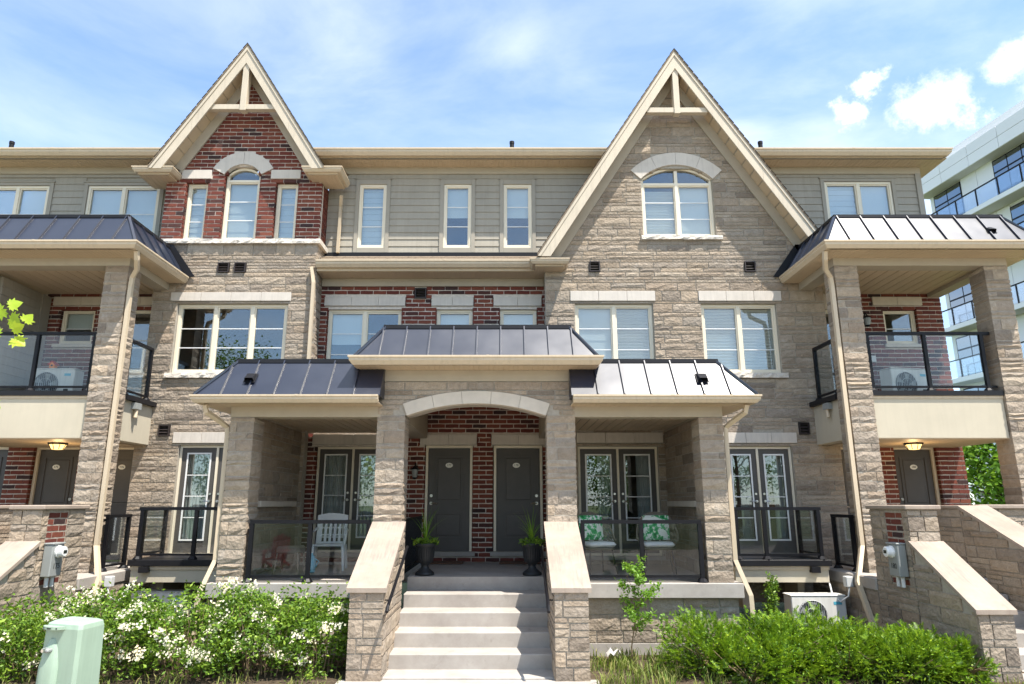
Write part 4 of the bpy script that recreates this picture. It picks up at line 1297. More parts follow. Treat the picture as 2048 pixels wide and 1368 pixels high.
# ------------------------------------------------------------------ townhouse on the far left
H = thing('townhouse', 'leftmost townhouse with clay siding over a covered balcony, cut by the picture edge', 'house', (-9.6, 14.4, 0), 'row of joined townhouses')
BR = Pieces('brick', 'brickwork', M['brick'])
planks_siding(H, -13.5, -7.36, 7.2, 9.42, WS, [(-9.50, -7.70, 7.5, 9.22), (-11.8, -10.2, 7.5, 9.22)])
trim_ring(H, -9.50, -7.70, 7.5, 9.19, -9.42, -7.79, 7.62, 9.115, WS); trim_ring(H, -11.8, -10.2, 7.5, 9.19, -11.72, -10.29, 7.62, 9.115, WS)
window(H, -9.415, -7.795, 7.63, 9.11, WS, (1, 1), (.55,), ('half', 'roller'), .0)
window(H, -11.715, -10.295, 7.63, 9.11, WS, (1, 1), (.55,), ('shutter', 'half'), .0)
MB().box(-13.5, -7.2, WS - .035, WS + .1, 9.40, 9.56).obj('frieze_board', M['frieze'], H)
soffit_grooved(H, -13.5, -7.0, 13.80, WS + .02, 9.56, .09)
gutter(H, [(-13.5, 13.80, 9.60), (-7.1, 13.80, 9.60)], 1.25)
MB().box(-13.5, -7.1, 13.80, 13.83, 9.56, 9.76).obj('fascia_board', M['trim'], H)
MB().add([(-13.5, 13.70, 9.77), (-6.9, 13.70, 9.77), (-6.9, 18, 10.6), (-13.5, 18, 10.6)], [(0, 1, 2, 3)]).obj('main_roof', M['shingle'], H)
ops = [(-9.56, -8.82, 5.42, 6.20), (-9.75, -8.55, 6.27, 6.47), (-9.62, -8.76, 5.34, 5.42), (-8.25, -7.42, 4.2, 6.2), (-8.36, -7.36, 6.27, 6.47), (-9.68, -8.74, .99, 3.26), (-8.36, -7.42, .99, 3.26), (-11.2, -10.2, .99, 3.26), (-10.9, -9.98, 4.2, 6.2)]
bk = MB(); slab_wall(bk, -13.5, -7.3, .6, 7.2, W0 + .018, .2, wide(ops))
bw = bk.obj('brick_wall', M['brick_mortar'], H)
lay_bricks(BR, bw, -9.9, -7.36, 4.0, 6.85, W0, ops); lay_bricks(BR, bw, -11.5, -7.36, .99, 3.35, W0, ops)
window(H, -9.55, -8.83, 5.43, 6.195, W0, (1,), (.45,), ('half',), .08)
window(H, -8.24, -7.43, 4.25, 6.19, W0, (1,), (.33, .66), (None,), .05)
lintel(H, -9.75, -8.55, 6.275, 6.465, W0, 2, 'precast_tan'); lintel(H, -8.36, -7.38, 6.275, 6.465, W0, 2, 'precast_tan')
MB().bbox(-9.62, -8.76, W0 - .05, W0 + .1, 5.345, 5.418, .006).obj('sill', M['precast'], H)
entry_door(H, -9.62, -8.80, 1.12, 3.20, W0 + .06, '175', 'r'); entry_door(H, -8.30, -7.48, 1.12, 3.20, W0 + .06, '176', 'l'); entry_door(H, -11.1, -10.27, 1.12, 3.20, W0 + .06, None, 'r')
rooms(H, -13.4, -7.4, W0 + .222, [(1.0, 3.9), (4.1, 6.9), (7.3, 9.4)])
BR.finish()

# small pipes on the roofs
for x, y, z, lab in ((.16, 14.3, 9.86, 'black roof pipe above the middle eave'), (5.9, 14.3, 9.86, 'black roof pipe right of the stone gable'), (-11.4, 14.3, 9.86, 'black roof pipe at the left picture edge')):
    MBo = MB().lathe([(.05, 0), (.05, .34), (.056, .34), (.056, .40)], (x, y, z), 12)
    setp(MBo.obj('vent_pipe', M['flash']), lab, 'pipe', 'roof vent pipes')
# ------------------------------------------------------------------ porches
def side_wall_clip(yf, yb, zf, zb, neg=False):
    sl = (zb - zf) / (yb - yf)
    def c(z):
        y = yf if z <= zf else yf + (z - zf) / sl
        return (-yb, -y) if neg else (y, yb)
    return c
def stair_wall(T, P, x0, x1, yf, yb, zf, zb, faces, seed, z0=0.0, over=.03):
    sl = (zb - zf) / (yb - yf)
    core = MB().prism([(yf + .014, z0), (yb, z0), (yb, zb - .004), (yf + .014, zf + .014 * sl - .004)], x0 + .014, x1 - .014, 'x').obj('stair_wall', M['stone_mortar'], T)
    lay_stones(P, core, x0, x1, z0, zf, yf, seed=seed, lens=(.18, .4))
    if '+x' in faces: lay_stones(P, core, yf + .02, yb, z0, zb - .03, x1, clip=side_wall_clip(yf, yb, zf, zb), face='+x', seed=seed + 1, rough=.012)
    if '-x' in faces: lay_stones(P, core, -yb, -yf - .02, z0, zb - .03, x0, clip=side_wall_clip(yf, yb, zf, zb, True), face='-x', seed=seed + 2, rough=.012)
    f = yf - over
    zff = zf - over * sl
    MB().prism([(f, zff), (yb, zb), (yb, zb + .055), (f, zff + .055)], x0 - over, x1 + over, 'x').obj('wall_cap', M['cap'], T)
def porch_railing_iron(T, x, y0, y1, z0, z1):
    rl = MB().bar((x, y0, z1), (x, y1, z1), .04, .03).obj('iron_railing', M['black'], T)
    MB().bar((x, y0, z0 + .08), (x, y1, z0 + .08), .03, .025).obj('bottom_rail', M['black'], rl)
    y = y0
    me = MB().box(-.009, .009, -.009, .009, 0, z1 - z0).mesh('picket', M['black']); fixn(me)
    while y <= y1:
        put(me, 'picket', rl, (x, y, z0), 0); y += .12

T = thing('entry_porch', 'central stone entry porch with a limestone arch over the twin doors', 'porch', (XC, 11.5, 0))
SP = Pieces('stone', 'stonework', M['stone'])
PL, PR = (-1.98, -1.54), (.64, 1.09)
MB().box(-1.54, .64, 11.35, W0, .3, FL).obj('landing', M['concrete'], T)
stone_pillar(SP, T, *PL, PF, PF + .44, .985, 3.45, 61); stone_pillar(SP, T, *PR, PF, PF + .44, .985, 3.45, 62)
xa = (PL[0] + PR[1]) / 2
ai, ao = arch_stones(T, xa, 1.075, 3.44, .19, .195, PF, 5, 'precast_tan', .16)
bk = MB(); n = 24
for i in range(n):
    a = PL[0] + .025 + (PR[1] - PL[0] - .05) * i / n; b = PL[0] + .025 + (PR[1] - PL[0] - .05) * (i + 1) / n
    za = ai(a) if abs(a - xa) < 1.075 else 3.44; zb = ai(b) if abs(b - xa) < 1.075 else 3.44
    bk.prism([(a, za + .006), (b, zb + .006), (b, 3.98), (a, 3.98)], PF + .014, PF + .43)
aw = bk.obj('arch_wall', M['stone_mortar'], T)
aops = []
for z in (3.45, 3.53, 3.61, 3.69, 3.76):
    zz = z + .07; hw = math.sqrt(max(0.01, 1.0))
    lo, hi = 0.0, 1.3
    for _ in range(30):
        m = (lo + hi) / 2
        if ao(xa + m) > zz: lo = m
        else: hi = m
    aops.append((xa - lo + .02, xa + lo - .02, z, z + .08))
lay_stones(SP, aw, PL[0], PR[1], 3.45, 3.975, PF, aops, seed=63, rough=.010)
MB().bbox(PL[0] + .03, PR[1] - .03, PF - .012, PF + .43, 3.982, 4.158, .004).obj('beam', M['frieze'], T)
MB().box(PL[0] + .03, PL[1] - .06, PF + .44, W0 - .004, 3.42, 4.1).obj('side_beam', M['frieze'], T)
MB().box(PR[0] + .06, PR[1] - .03, PF + .44, W0 - .004, 3.42, 4.1).obj('side_beam', M['frieze'], T)
plank_ceiling(T, -1.55, .68, PF + .44, W0 - .005, 4.07, .19)
soffit_grooved(T, -2.30, 1.42, 10.14, PF - .014, 4.155, .075)
MB().box(-2.30, 1.42, PF, W0 - .3, 4.162, 4.27).obj('roof_deck', M['frieze'], T)
gutter(T, [(-2.25, 13.9, 4.17), (-2.25, 10.20, 4.17), (1.37, 10.20, 4.17), (1.37, 13.9, 4.17)], 1.05)
mansard(T, -2.30, 1.42, 10.15, 14.1, 4.285, .40, .57, .385)
porch_railing_iron(T, -1.66, 11.15, 14.05, FL, 1.86); porch_railing_iron(T, .80, 11.15, 13.6, FL, 1.86)
SP.finish()

ST = thing('front_steps', 'wide concrete front steps between sloping stone side walls', 'steps', (XC, 10.0, 0))
SP = Pieces('stone', 'stonework', M['stone'])
edges = [(11.352, .99), (10.86, .796), (10.40, .602), (9.97, .408), (9.56, .214), (9.14, .030)]
for i, (y, z) in enumerate(edges[1:]):
    yb = edges[i][0] + .03
    mb = MB().bbox(-1.53, .63, y, yb, -.1 if i == 4 else z - .24, z, .012)
    mb.obj('step', M['concrete'], ST)
stair_wall(ST, SP, -1.95, -1.51, 9.03, PF - .012, 1.05, 1.80, ('+x',), 71)
stair_wall(ST, SP, .61, 1.05, 9.03, PF - .012, 1.05, 1.80, ('-x',), 75)
for x, s in ((-1.43, 1), (.53, -1)):
    hr = MB().tube([(x, 10.42, 1.50), (x, 8.85, .90), (x, 8.78, .84)], .021, 8).obj('handrail', M['black'], ST)
    for y in (10.2, 9.1):
        z = 1.50 - (10.42 - y) * .382
        MB().tube([(x, y, z), (x, y, z - .06), (x - .08 * s, y, z - .06)], .009, 6).obj('bracket', M['black'], hr)
SP.finish()

def side_porch(X, side, label):
    """X maps right-hand coordinates (x>0 side) to this side; built from the right one's numbers"""
    def rng2(a, b):
        a, b = X(a), X(b); return (a, b) if a < b else (b, a)
    T = thing('porch', label, 'porch', (X(2.2), 11.8, 0), 'side porches')
    SP = Pieces('stone', 'stonework', M['stone'])
    a, b = rng2(2.99, 3.37)
    stone_pillar(SP, T, a, b, PF, PF + .45, .985, 3.42, 81 + side)
    s0, s1 = rng2(1.10, 3.48)
    MB().bbox(s0, s1, PF - .07, W1 - .01, .78, .985, .008).obj('porch_slab', M['concrete'], T)
    f0, f1 = rng2(1.07, 3.42)
    fb = MB().box(f0, f1, PF + .043, PF + .3, -.1, .78).obj('foundation_wall', M['stone_mortar'], T)
    lay_stones(SP, fb, f0, f1, .16, .775, PF + .03, seed=83 + side, rough=.012)
    MB().box(f0, f1, PF - .0, PF + .042, -.1, .155).obj('footing', M['concrete'], T)
    w0, w1 = rng2(3.17, 3.37)
    wb = MB().box(w0 + .014, w1 - .014, PF + .46, W1 + .0, .985, 3.5).obj('side_wall', M['stone_mortar'], T)
    if side: lay_stones(SP, wb, PF + .46, W0 - .01, .99, 3.5, w1, face='+x', seed=85, rough=.010)
    else: lay_stones(SP, wb, -(W1), -(PF + .46), .99, 3.5, w0, face='-x', seed=86, rough=.010)
    l0, l1 = rng2(3.07, 3.17)
    MB().bbox(l0, l1, 11.35, 13.3, 2.06, 2.16, .008).obj('ledge', M['precast_tan'], T)
    b0, b1 = rng2(1.05, 3.37)
    MB().bbox(b0, b1, PF + .004, PF + .30, 3.422, 3.62, .004).obj('beam', M['frieze'], T)
    MB().box(w0, w1, PF + .302, W1 - .06, 3.502, 3.62).obj('side_beam', M['frieze'], T)
    c0, c1 = rng2(.85, 3.17)
    plank_ceiling(T, c0, c1, PF + .302, (W0 if side else W1) - .03, 3.53, .155)
    g0, g1 = rng2(1.02, 3.72)
    if side:
        soffit_grooved(T, g0, g1, 10.16, PF + .002, 3.585, .075); soffit_grooved(T, g0, X(3.37) - .003, PF + .004, W1 - .03, 3.585, .075, 'y')
        gutter(T, [(X(3.72), W1 - .03, 3.585), (X(3.72), 10.20, 3.585), (X(1.02), 10.20, 3.585)], .95)
        mansard(T, X(3.79), X(1.0), 10.12, W1 - .02, 3.695, .46, .61, .38, True, False)
    else:
        soffit_grooved(T, g0, g1, 10.16, PF + .002, 3.585, .075); soffit_grooved(T, 3.373, g1, PF + .004, W1 - .03, 3.585, .075, 'y')
        gutter(T, [(1.02, 10.20, 3.585), (3.72, 10.20, 3.585), (3.72, W1 - .03, 3.585)], .95)
        mansard(T, 1.0, 3.79, 10.12, W1 - .02, 3.695, .46, .61, .38, False, True)
    roof_vent_hood(T, (X(3.02), 10.32, 3.99))
    r0, r1 = rng2(1.14, 2.94)
    railing(T, (r0, PF + .06), (r1, PF + .06), FL - .004, 1.87, (0.012, .5, .988))
    downspout(T, [(X(3.66), 10.28, 3.58), (X(3.65), 10.32, 3.47), (X(3.52), 10.50, 3.36), (X(3.43), 10.62, 3.27), (X(3.425), 10.63, 3.1), (X(3.425), 10.62, 1.30), (X(3.56), 10.46, .82), (X(3.56), 10.42, .1)], .045)
    SP.finish()
side_porch(mx, 1, 'left side porch under a dark metal roof, holding a white plastic chair')
side_porch(lambda x: x, 0, 'right side porch under a bright metal roof, holding two cushioned chairs')

# ------------------------------------------------------------------ covered balconies over the outer entries
def balcony(X, side, label):
    def r2(a, b):
        a, b = X(a), X(b); return (a, b) if a < b else (b, a)
    T = thing('balcony_porch', label, 'balcony', (X(7.8), 12.8, 0), 'covered balconies')
    SP = Pieces('stone', 'stonework', M['stone'])
    for (a, b), sd in (((6.15, 6.59), 91), ((8.95, 9.40), 92)):
        a, b = r2(a, b); stone_pillar(SP, T, a, b, BP, BP + .44, .78, 6.45, sd + side * 10)
    a, b = r2(6.15, 9.40)
    MB().bbox(a, b, BP + .004, BP + .30, 6.452, 6.63, .004).obj('beam', M['frieze'], T)
    for q in ((6.15, 6.42), (9.13, 9.40)):
        c, d = r2(*q); MB().box(c, d, BP + .302, (W1 if q[0] < 7 else W0) - .02, 6.45, 6.63).obj('side_beam', M['frieze'], T)
    c, d = r2(6.42, 9.13)
    plank_ceiling(T, c, d, BP + .302, W0 - .02, 6.525, .21)
    g0, g1 = r2(5.88, 9.72)
    soffit_grooved(T, g0, g1, 11.62, BP + .002, 6.60, .075)
    c, d = r2(5.88, 6.147); soffit_grooved(T, c, d, BP + .004, W1 - .03, 6.60, .075, 'y')
    c, d = r2(9.403, 9.72); soffit_grooved(T, c, d, BP + .004, W1, 6.60, .075, 'y')
    gutter(T, [(g0, W1 - .03, 6.60), (g0, 11.66, 6.60), (g1, 11.66, 6.60), (g1, W1 - .03, 6.60)], 1.12)
    mansard(T, g0 - .06, g1 + .06, 11.60, 14.15, 6.735, .42, .66, .42)
    roof_vent_hood(T, (X(8.95), 11.80, 7.03))
    # step flashing against the bay wall
    c, d = r2(5.82, 6.3)
    MB().prism([(X(5.80), 6.74), (X(6.32), 7.46), (X(6.15), 7.46), (X(5.62), 6.74)], W1 - .05, W1 - .032).obj('step_flashing', M['flash'], T)
    # floor
    sl = MB(); c, d = r2(6.60, 8.94); sl.box(c, d, BP + .06, BP + .445, 3.25, 4.0)
    c, d = r2(6.20, 9.38); sl.box(c, d, BP + .446, W0 - .02, 3.25, 4.0)
    so = sl.obj('balcony_floor', M['stucco'], T)
    cp = MB(); c, d = r2(6.595, 8.945); cp.box(c, d, BP + .02, BP + .45, 4.001, 4.09)
    c, d = r2(6.12, 9.38); cp.box(c, d, BP + .451, W0 - .03, 4.001, 4.09)
    cp.obj('coping', M['flash'], so)
    c, d = r2(6.60, 8.94); MB().box(c, d, BP + .045, BP + .059, 3.95, 4.0).obj('drip_edge', M['trim'], so)
    c, d = r2(6.45, 9.2); soffit_grooved(so, c, d, BP + .07, W0 - .02, 3.232, .15, 'y')
    sx = X(6.20)
    sg = -1 if side == 0 else 1
    MB().box(min(sx, sx + sg * .1), max(sx, sx + sg * .1), 12.85, 13.05, 3.86, 3.98).obj('scupper', M['grey_box'], so)
    MB().tube([(sx + sg * .06, 12.95, 3.86), (sx + sg * .07, 12.92, 3.70)], .032, 10).obj('scupper_pipe', M['trim'], so)
    a, b = r2(6.64, 8.92)
    pf = (.012, .47, .93) if side == 0 else (.07, .53, .988)
    railing(T, (a, BP + .13), (b, BP + .13), 4.09, 5.19, pf)
    sxr = X(6.22)
    railing(T, (sxr, BP + .47), (sxr, 13.42), 4.09, 5.15, (.03, .97))
    downspout(T, [(X(5.84), 11.74, 6.60), (X(5.85), 11.80, 6.46), (X(5.93), 11.98, 6.33), (X(6.06), 12.10, 6.22), (X(6.085), 12.13, 6.05), (X(6.085), 12.13, 1.42), (X(5.79), 11.80, .86), (X(5.79), 11.35, .05)], .05)
    # entry landing, guard walls and stairs
    near = ('-x',) if side == 0 else ('+x',)
    def near_face(P_, par, y0, y1, z0, z1, xp, seed, rough=.012, ops=()):
        if side == 0: lay_stones(P_, par, -y1, -y0, z0, z1, xp, [(-o[1], -o[0], o[2], o[3]) for o in ops], face='-x', seed=seed, rough=rough)
        else: lay_stones(P_, par, y0, y1, z0, z1, xp, ops, face='+x', seed=seed, rough=rough)
    XN = X(5.85)
    c, d = r2(5.83, 9.39); MB().bbox(c, d, 11.32, W0 - .01, .775, .975, .02).obj('landing', M['concrete'], T)
    c, d = r2(5.85, 9.38)
    fw = MB().box(c + .014, d - .014, 11.31, W0, -.1, .774).obj('foundation_wall', M['stone_mortar'], T)
    near_face(SP, fw, 11.30, W0, 0, .77, XN, 95 + side)
    # guard wall beside the stairs: stone with a brick strip behind the meter, flat cap
    c, d = r2(5.85, 6.30)
    gb = MB().box(c + .014, d - .014, 10.27, 11.30, -.1, 2.03).obj('guard_wall', M['stone_mortar'], T)
    near_face(SP, gb, 10.26, 11.30, 0, 2.025, XN, 99 + side, ops=[(10.40, 10.86, .95, 2.03)])
    lay_stones(SP, gb, c, d, 1.4, 2.025, 10.25, seed=98 + side, lens=(.2, .35))
    BR = Pieces('brick', 'brickwork', M['brick'])
    if side == 0: lay_bricks(BR, gb, -10.855, -10.405, .96, 2.02, XN + .006, face='-x')
    else: lay_bricks(BR, gb, 10.405, 10.855, .96, 2.02, XN - .006, face='+x')
    BR.finish()
    c2, d2 = r2(5.81, 6.34); MB().bbox(c2, d2, 10.21, 11.34, 2.031, 2.095, .012).obj('wall_cap', M['cap'], T)
    stair_wall(T, SP, c, d, 9.0, 10.25, .80, 1.535, near, 101 + side * 5)
    c, d = r2(7.60, 8.05)
    stair_wall(T, SP, c, d, 9.0, 11.75, .85, 2.03, near, 111 + side * 5)
    fw2 = MB().box(c + .014, d - .014, 11.751, 12.45, .976, 2.03).obj('guard_wall', M['stone_mortar'], T)
    near_face(SP, fw2, 11.75, 12.45, .98, 2.03, X(7.60), 131 + side)
    MB().bbox(c - .03, d + .03, 11.751, 12.48, 2.031, 2.086, .01).obj('wall_cap', M['cap'], T)
    c, d = r2(8.06, 9.60)
    lw = MB().box(c, d, 12.0, 12.06, .9, 2.03).obj('guard_wall', M['stone_mortar'], T)
    lay_stones(SP, lw, c, d, .9, 2.03, 11.985, seed=121 + side)
    MB().bbox(c, d, 11.93, 12.098, 2.031, 2.10, .012).obj('wall_cap', M['cap'], T)
    for k in range(5):
        c, d = r2(6.31, 7.59)
        MB().bbox(c, d, 11.31 - .42 * (k + 1), 11.33 - .42 * k, -.1, .975 - .194 * (k + 1), .012).obj('step', M['concrete'], T)
    lx = X(6.06)
    railing(T, (lx, BP + .20), (lx, 13.05), .975, 1.92, (.05, .95))
    SP.finish()
balcony(lambda x: x, 0, 'covered stone-pillared balcony at the right end of the row')
balcony(mx, 1, 'covered stone-pillared balcony cut by the left picture edge')
# privacy partition at the left balcony
pw = MB().box(-9.95, -9.80, 12.7, W0 - .02, 4.1, 6.44).obj('partition', M['siding'])
setp(pw, 'clay siding privacy screen at the back of the left balcony', 'partition')
MB().box(-9.96, -9.78, 13.85, W0 - .03, 4.1, 6.44).obj('corner_board', M['siding_trim'], pw)
for k in range(14):
    MB().add([(-9.799, 12.7, 4.1 + k * .165), (-9.799, 13.84, 4.1 + k * .165), (-9.785, 13.84, 4.1 + k * .165), (-9.785, 12.7, 4.1 + k * .165), (-9.799, 12.7, 4.262 + k * .165), (-9.799, 13.84, 4.262 + k * .165)],
             [(0, 3, 2, 1), (3, 4, 5, 2), (0, 4, 3), (1, 2, 5)]).obj('siding_board', M['siding'], pw)

# ------------------------------------------------------------------ low balconies under the bay doors
for X, lab in ((lambda x: x, 'low railed balcony in front of the right bay french door'), (mx, 'low railed balcony in front of the left bay french door')):
    a, b = sorted((X(4.0), X(5.62)))
    T = thing('low_balcony', lab, 'balcony', ((a + b) / 2, 13.0, .8), 'low bay balconies')
    MB().box(a, b, 12.45, W1 - .01, .79, 1.06).obj('balcony_floor', M['stucco'], T)
    MB().bbox(a - .05, b + .05, 12.39, W1 - .01, 1.061, 1.165, .006).obj('coping', M['flash'], T)
    MB().box(a - .01, b + .01, 12.425, 12.449, 1.0, 1.058).obj('drip_edge', M['trim'], T)
    q = X(5.56); lo = X(4.05)
    p0, p1 = (lo, q) if lo < q else (q, lo)
    railing(T, (p0, 12.47), (p1, 12.47), 1.165, 2.05, (.02, .35, .985) if X(1) == 1 else (.015, .65, .98), end_over=.03)
    railing(T, (q, 12.56), (q, 13.40), 1.165, 2.04, (.03, .97), base=False)
    sx = X(5.36); MB().box(sx - .075, sx + .075, 12.33, 12.444, .955, 1.055).obj('scupper', M['flash'], T)
    for x in (4.3, 5.3):
        MB().box(X(x) - .06, X(x) + .06, 12.9, 13.5, .3, .789).obj('support', M['frieze'], T)
# ------------------------------------------------------------------ loose things
def ac_unit(loc, label, rz=0.0, w=.86, h=.62, d=.32, fan=-.13):
    T = thing('air_conditioner', label, 'air conditioner', loc, 'air conditioner units', True, rz)
    MB().bbox(-w / 2, w / 2, -d / 2, d / 2, .05, h, .015).obj('casing', M['ac'], T)
    MB().bbox(-w / 2 - .008, w / 2 + .008, -d / 2 - .008, d / 2 + .008, h + .001, h + .022, .008).obj('lid', M['ac'], T)
    for s in (-1, 1): MB().box(s * w * .32 - .04, s * w * .32 + .04, -d / 2, d / 2, 0, .049).obj('foot', M['ac_dark'], T)
    fx, fz, r = w * fan, h * .50, h * .40
    n = 28
    pl = MB().prism([(fx + r * math.cos(2 * math.pi * k / n), fz + r * math.sin(2 * math.pi * k / n)) for k in range(n)], -d / 2 - .004, -d / 2 - .001)
    fo = pl.obj('fan_opening', M['ac_dark'], T)
    for k in range(5):
        a = 2 * math.pi * k / 5
        MB().add([(fx + .05 * math.cos(a), -d / 2 - .006, fz + .05 * math.sin(a)), (fx + r * .9 * math.cos(a - .1), -d / 2 - .006, fz + r * .9 * math.sin(a - .1)), (fx + r * .9 * math.cos(a + .45), -d / 2 - .012, fz + r * .9 * math.sin(a + .45))], [(0, 1, 2)]).obj('fan_blade', M['grey_box'], fo)
    g = MB()
    for k in range(-6, 7):
        x = fx + r * k / 6.5; hh = math.sqrt(max(r * r - (x - fx) ** 2, .0))
        g.tube([(x, -d / 2 - .03, fz - hh), (x, -d / 2 - .03, fz + hh)], .0028, 4)
    for q in (.5, 1.0):
        g.tube([(fx + r * q * math.cos(2 * math.pi * k / 24), -d / 2 - .03, fz + r * q * math.sin(2 * math.pi * k / 24)) for k in range(25)], .004, 4)
    g.obj('grille', M['plastic'], fo)
    MB().box(w * .27, w * .42, -d / 2 - .003, -d / 2 - .001, h * .78, h * .86).obj('badge', M['blue_label'], T)
    MB().box(w * .30, w * .40, -d / 2 - .012, -d / 2 - .001, h * .30, h * .36).obj('grip', M['ac_dark'], T)
    return T
ac_unit((-8.95, 13.45, 4.09), 'air conditioner on the left balcony floor behind glass')
ac_unit((7.98, 13.45, 4.09), 'air conditioner on the right balcony floor behind glass', .22)
ac_unit((-6.05, 12.75, .0), 'air conditioner tucked under the left low balcony', 0, .95, .60)
ac_unit((5.26, 12.3, .0), 'air conditioner standing on the ground under the right low balcony', 0, .92, .60)

def meter(X, num, lab):
    s = 1 if X(1) > 0 else -1
    T = thing('electric_meter', lab, 'meter', (X(5.85), 10.50, 1.08), 'electric meters', True, -s * math.pi / 2); T.scale = (.88, .88, .9)
    MB().bbox(-.155, .155, -.165, -.012, 0, .50, .012).obj('meter_box', M['grey_box'], T)
    MB().bbox(-.165, .165, -.178, -.010, .501, .53, .008).obj('hood', M['grey_box'], T)
    pts = []; fs = []; pr = [(.098, 0), (.098, .025), (.085, .028), (.082, .11), (.070, .118)]; n = 18
    for r_, o in pr:
        for k in range(n):
            t = 2 * math.pi * k / n; pts.append((r_ * math.cos(t), -.166 - o, .385 + r_ * math.sin(t)))
    for i in range(len(pr) - 1):
        for k in range(n):
            j = (k + 1) % n; fs.append((i * n + k, i * n + j, (i + 1) * n + j, (i + 1) * n + k))
    fs.append(tuple(range((len(pr) - 1) * n, len(pr) * n)))
    g = MB().add(pts, fs).obj('meter_dial', M['white'], T)
    MB().box(-.045, .045, -.287, -.2845, .36, .41).obj('display', M['ink'], g)
    text_obj(num, .12, (0, -.1665, .16), T, M['ink'])
    for dx in (-.07, .07):
        MB().tube([(dx, -.08, .005), (dx, -.08, -.16)], .033, 10).obj('conduit', M['plastic'], T)
meter(lambda x: x, '180', 'grey electric meter box with white dial on the right stair guard wall')
meter(mx, '175', 'grey electric meter box with white dial on the left stair guard wall')
def ceiling_lamp(x, lab):
    T = thing('porch_lamp', lab, 'lamp', (x, 13.0, 3.232), 'lit porch ceiling lamps')
    MB().lathe([(.17, 0), (.17, -.025), (.155, -.03)], (x, 13.0, 3.228), 8).obj('lamp_top', M['flash'], T)
    MB().lathe([(.145, -.03), (.10, -.115), (.02, -.125)], (x, 13.0, 3.228), 8).obj('lamp_glass', M['lampglow'], T)
    for k in range(8):
        a = 2 * math.pi * k / 8
        MB().tube([(x + .148 * math.cos(a), 13 + .148 * math.sin(a), 3.198), (x + .104 * math.cos(a), 13 + .104 * math.sin(a), 3.110)], .007, 5).obj('lamp_rib', M['flash'], T)
    l = bpy.data.lights.new('lamp_light', 'POINT'); l.energy = 6; l.color = (1, .65, .3); l.shadow_soft_size = .08
    lo = bpy.data.objects.new('lamp_light', l); lo.location = (x, 13.0, 3.02); COL.objects.link(lo); attach(lo, T)
ceiling_lamp(7.72, 'lit ceiling lamp under the right balcony')
ceiling_lamp(-8.45, 'lit ceiling lamp under the left balcony')
def lantern(x, y, z, lab):
    T = thing('wall_lantern', lab, 'lantern', (x, y, z), 'wall lanterns')
    MB().bbox(x - .04, x + .04, y - .02, y, z - .12, z + .12, .008).obj('back_plate', M['flash'], T)
    MB().tube([(x, y - .02, z + .10), (x, y - .10, z + .16), (x, y - .14, z + .10)], .011, 6).obj('arm', M['flash'], T)
    MB().lathe([(.02, .10), (.085, .045), (.088, .035)], (x, y - .14, z), 8).obj('lamp_roof', M['flash'], T)
    MB().lathe([(.045, -.12), (.07, .034)], (x, y - .14, z), 8).obj('lamp_glass', M['grey_box'], T)
    MB().lathe([(.02, -.16), (.05, -.125), (.05, -.119)], (x, y - .14, z), 8).obj('lamp_base', M['flash'], T)
lantern(7.70, W0, 5.92, 'black wall lantern on the brick of the right balcony')
lantern(-1.82, W0, 2.75, 'black wall lantern beside the left one of the twin doors')
o = MB().bbox(7.70, 7.84, W0 - .05, W0, 5.02, 5.16, .008).obj('outlet_box', M['plastic']); setp(o, 'small grey outlet box on the brick behind the right air conditioner', 'outlet')

for x, lab in ((-1.21, 'brown doormat at the left one of the twin doors'), (.29, 'brown doormat at the right one of the twin doors')):
    o = MB().bbox(x - .40, x + .40, 13.58, 14.05, FL + .004, FL + .03, .008).obj('doormat', M['mat']); setp(o, lab, 'doormat', 'doormats')

def urn(x, y, lab, seed):
    r = random.Random(seed)
    T = thing('urn_planter', lab, 'planter', (x, y, FL), 'black urn planters')
    z = FL
    MB().lathe([(.155, 0), (.155, .03), (.14, .05), (.075, .10), (.055, .14), (.07, .17), (.11, .20), (.135, .27), (.15, .44), (.185, .47), (.19, .50), (.165, .50), (.15, .46)], (x, y, z), 28).obj('urn', M['urn'], T, smooth=True)
    rb = MB()
    for k in range(24):
        a = 2 * math.pi * k / 24
        rb.tube([(x + .118 * math.cos(a), y + .118 * math.sin(a), z + .21), (x + .139 * math.cos(a), y + .139 * math.sin(a), z + .29), (x + .153 * math.cos(a), y + .153 * math.sin(a), z + .43)], .007, 4)
    rb.obj('flutes', M['urn'], T)
    sp = MB()
    for k in range(26):
        a = r.uniform(0, 6.28); L = r.uniform(.35, .72); lean = r.uniform(.1, .55)
        prev = None; vs = []; fs = []
        for i in range(7):
            t = i / 6
            c = Vector((x + math.cos(a) * L * lean * t * (.4 + t), y + math.sin(a) * L * lean * t * (.4 + t), z + .48 + L * t * (1 - lean * .55 * t)))
            w = .010 * (1 - t * .95); sx, sy = -math.sin(a) * w, math.cos(a) * w
            vs += [(c.x - sx, c.y - sy, c.z), (c.x + sx, c.y + sy, c.z)]
            if i: fs.append((2 * i - 2, 2 * i - 1, 2 * i + 1, 2 * i))
        sp.add(vs, fs)
    sp.obj('spike_leaves', M['brightleaf'], T, fix=False)
    lf = MB()
    for k in range(340):
        a = r.uniform(0, 6.28); q = r.random() ** .5 * .21; h = r.uniform(0, .13)
        leaf(lf, Vector((x + math.cos(a) * q, y + math.sin(a) * q, z + .47 + h * (1 - q * 2))), r, .05, .032)
    lf.obj('foliage', M['leaf'], T, fix=False)
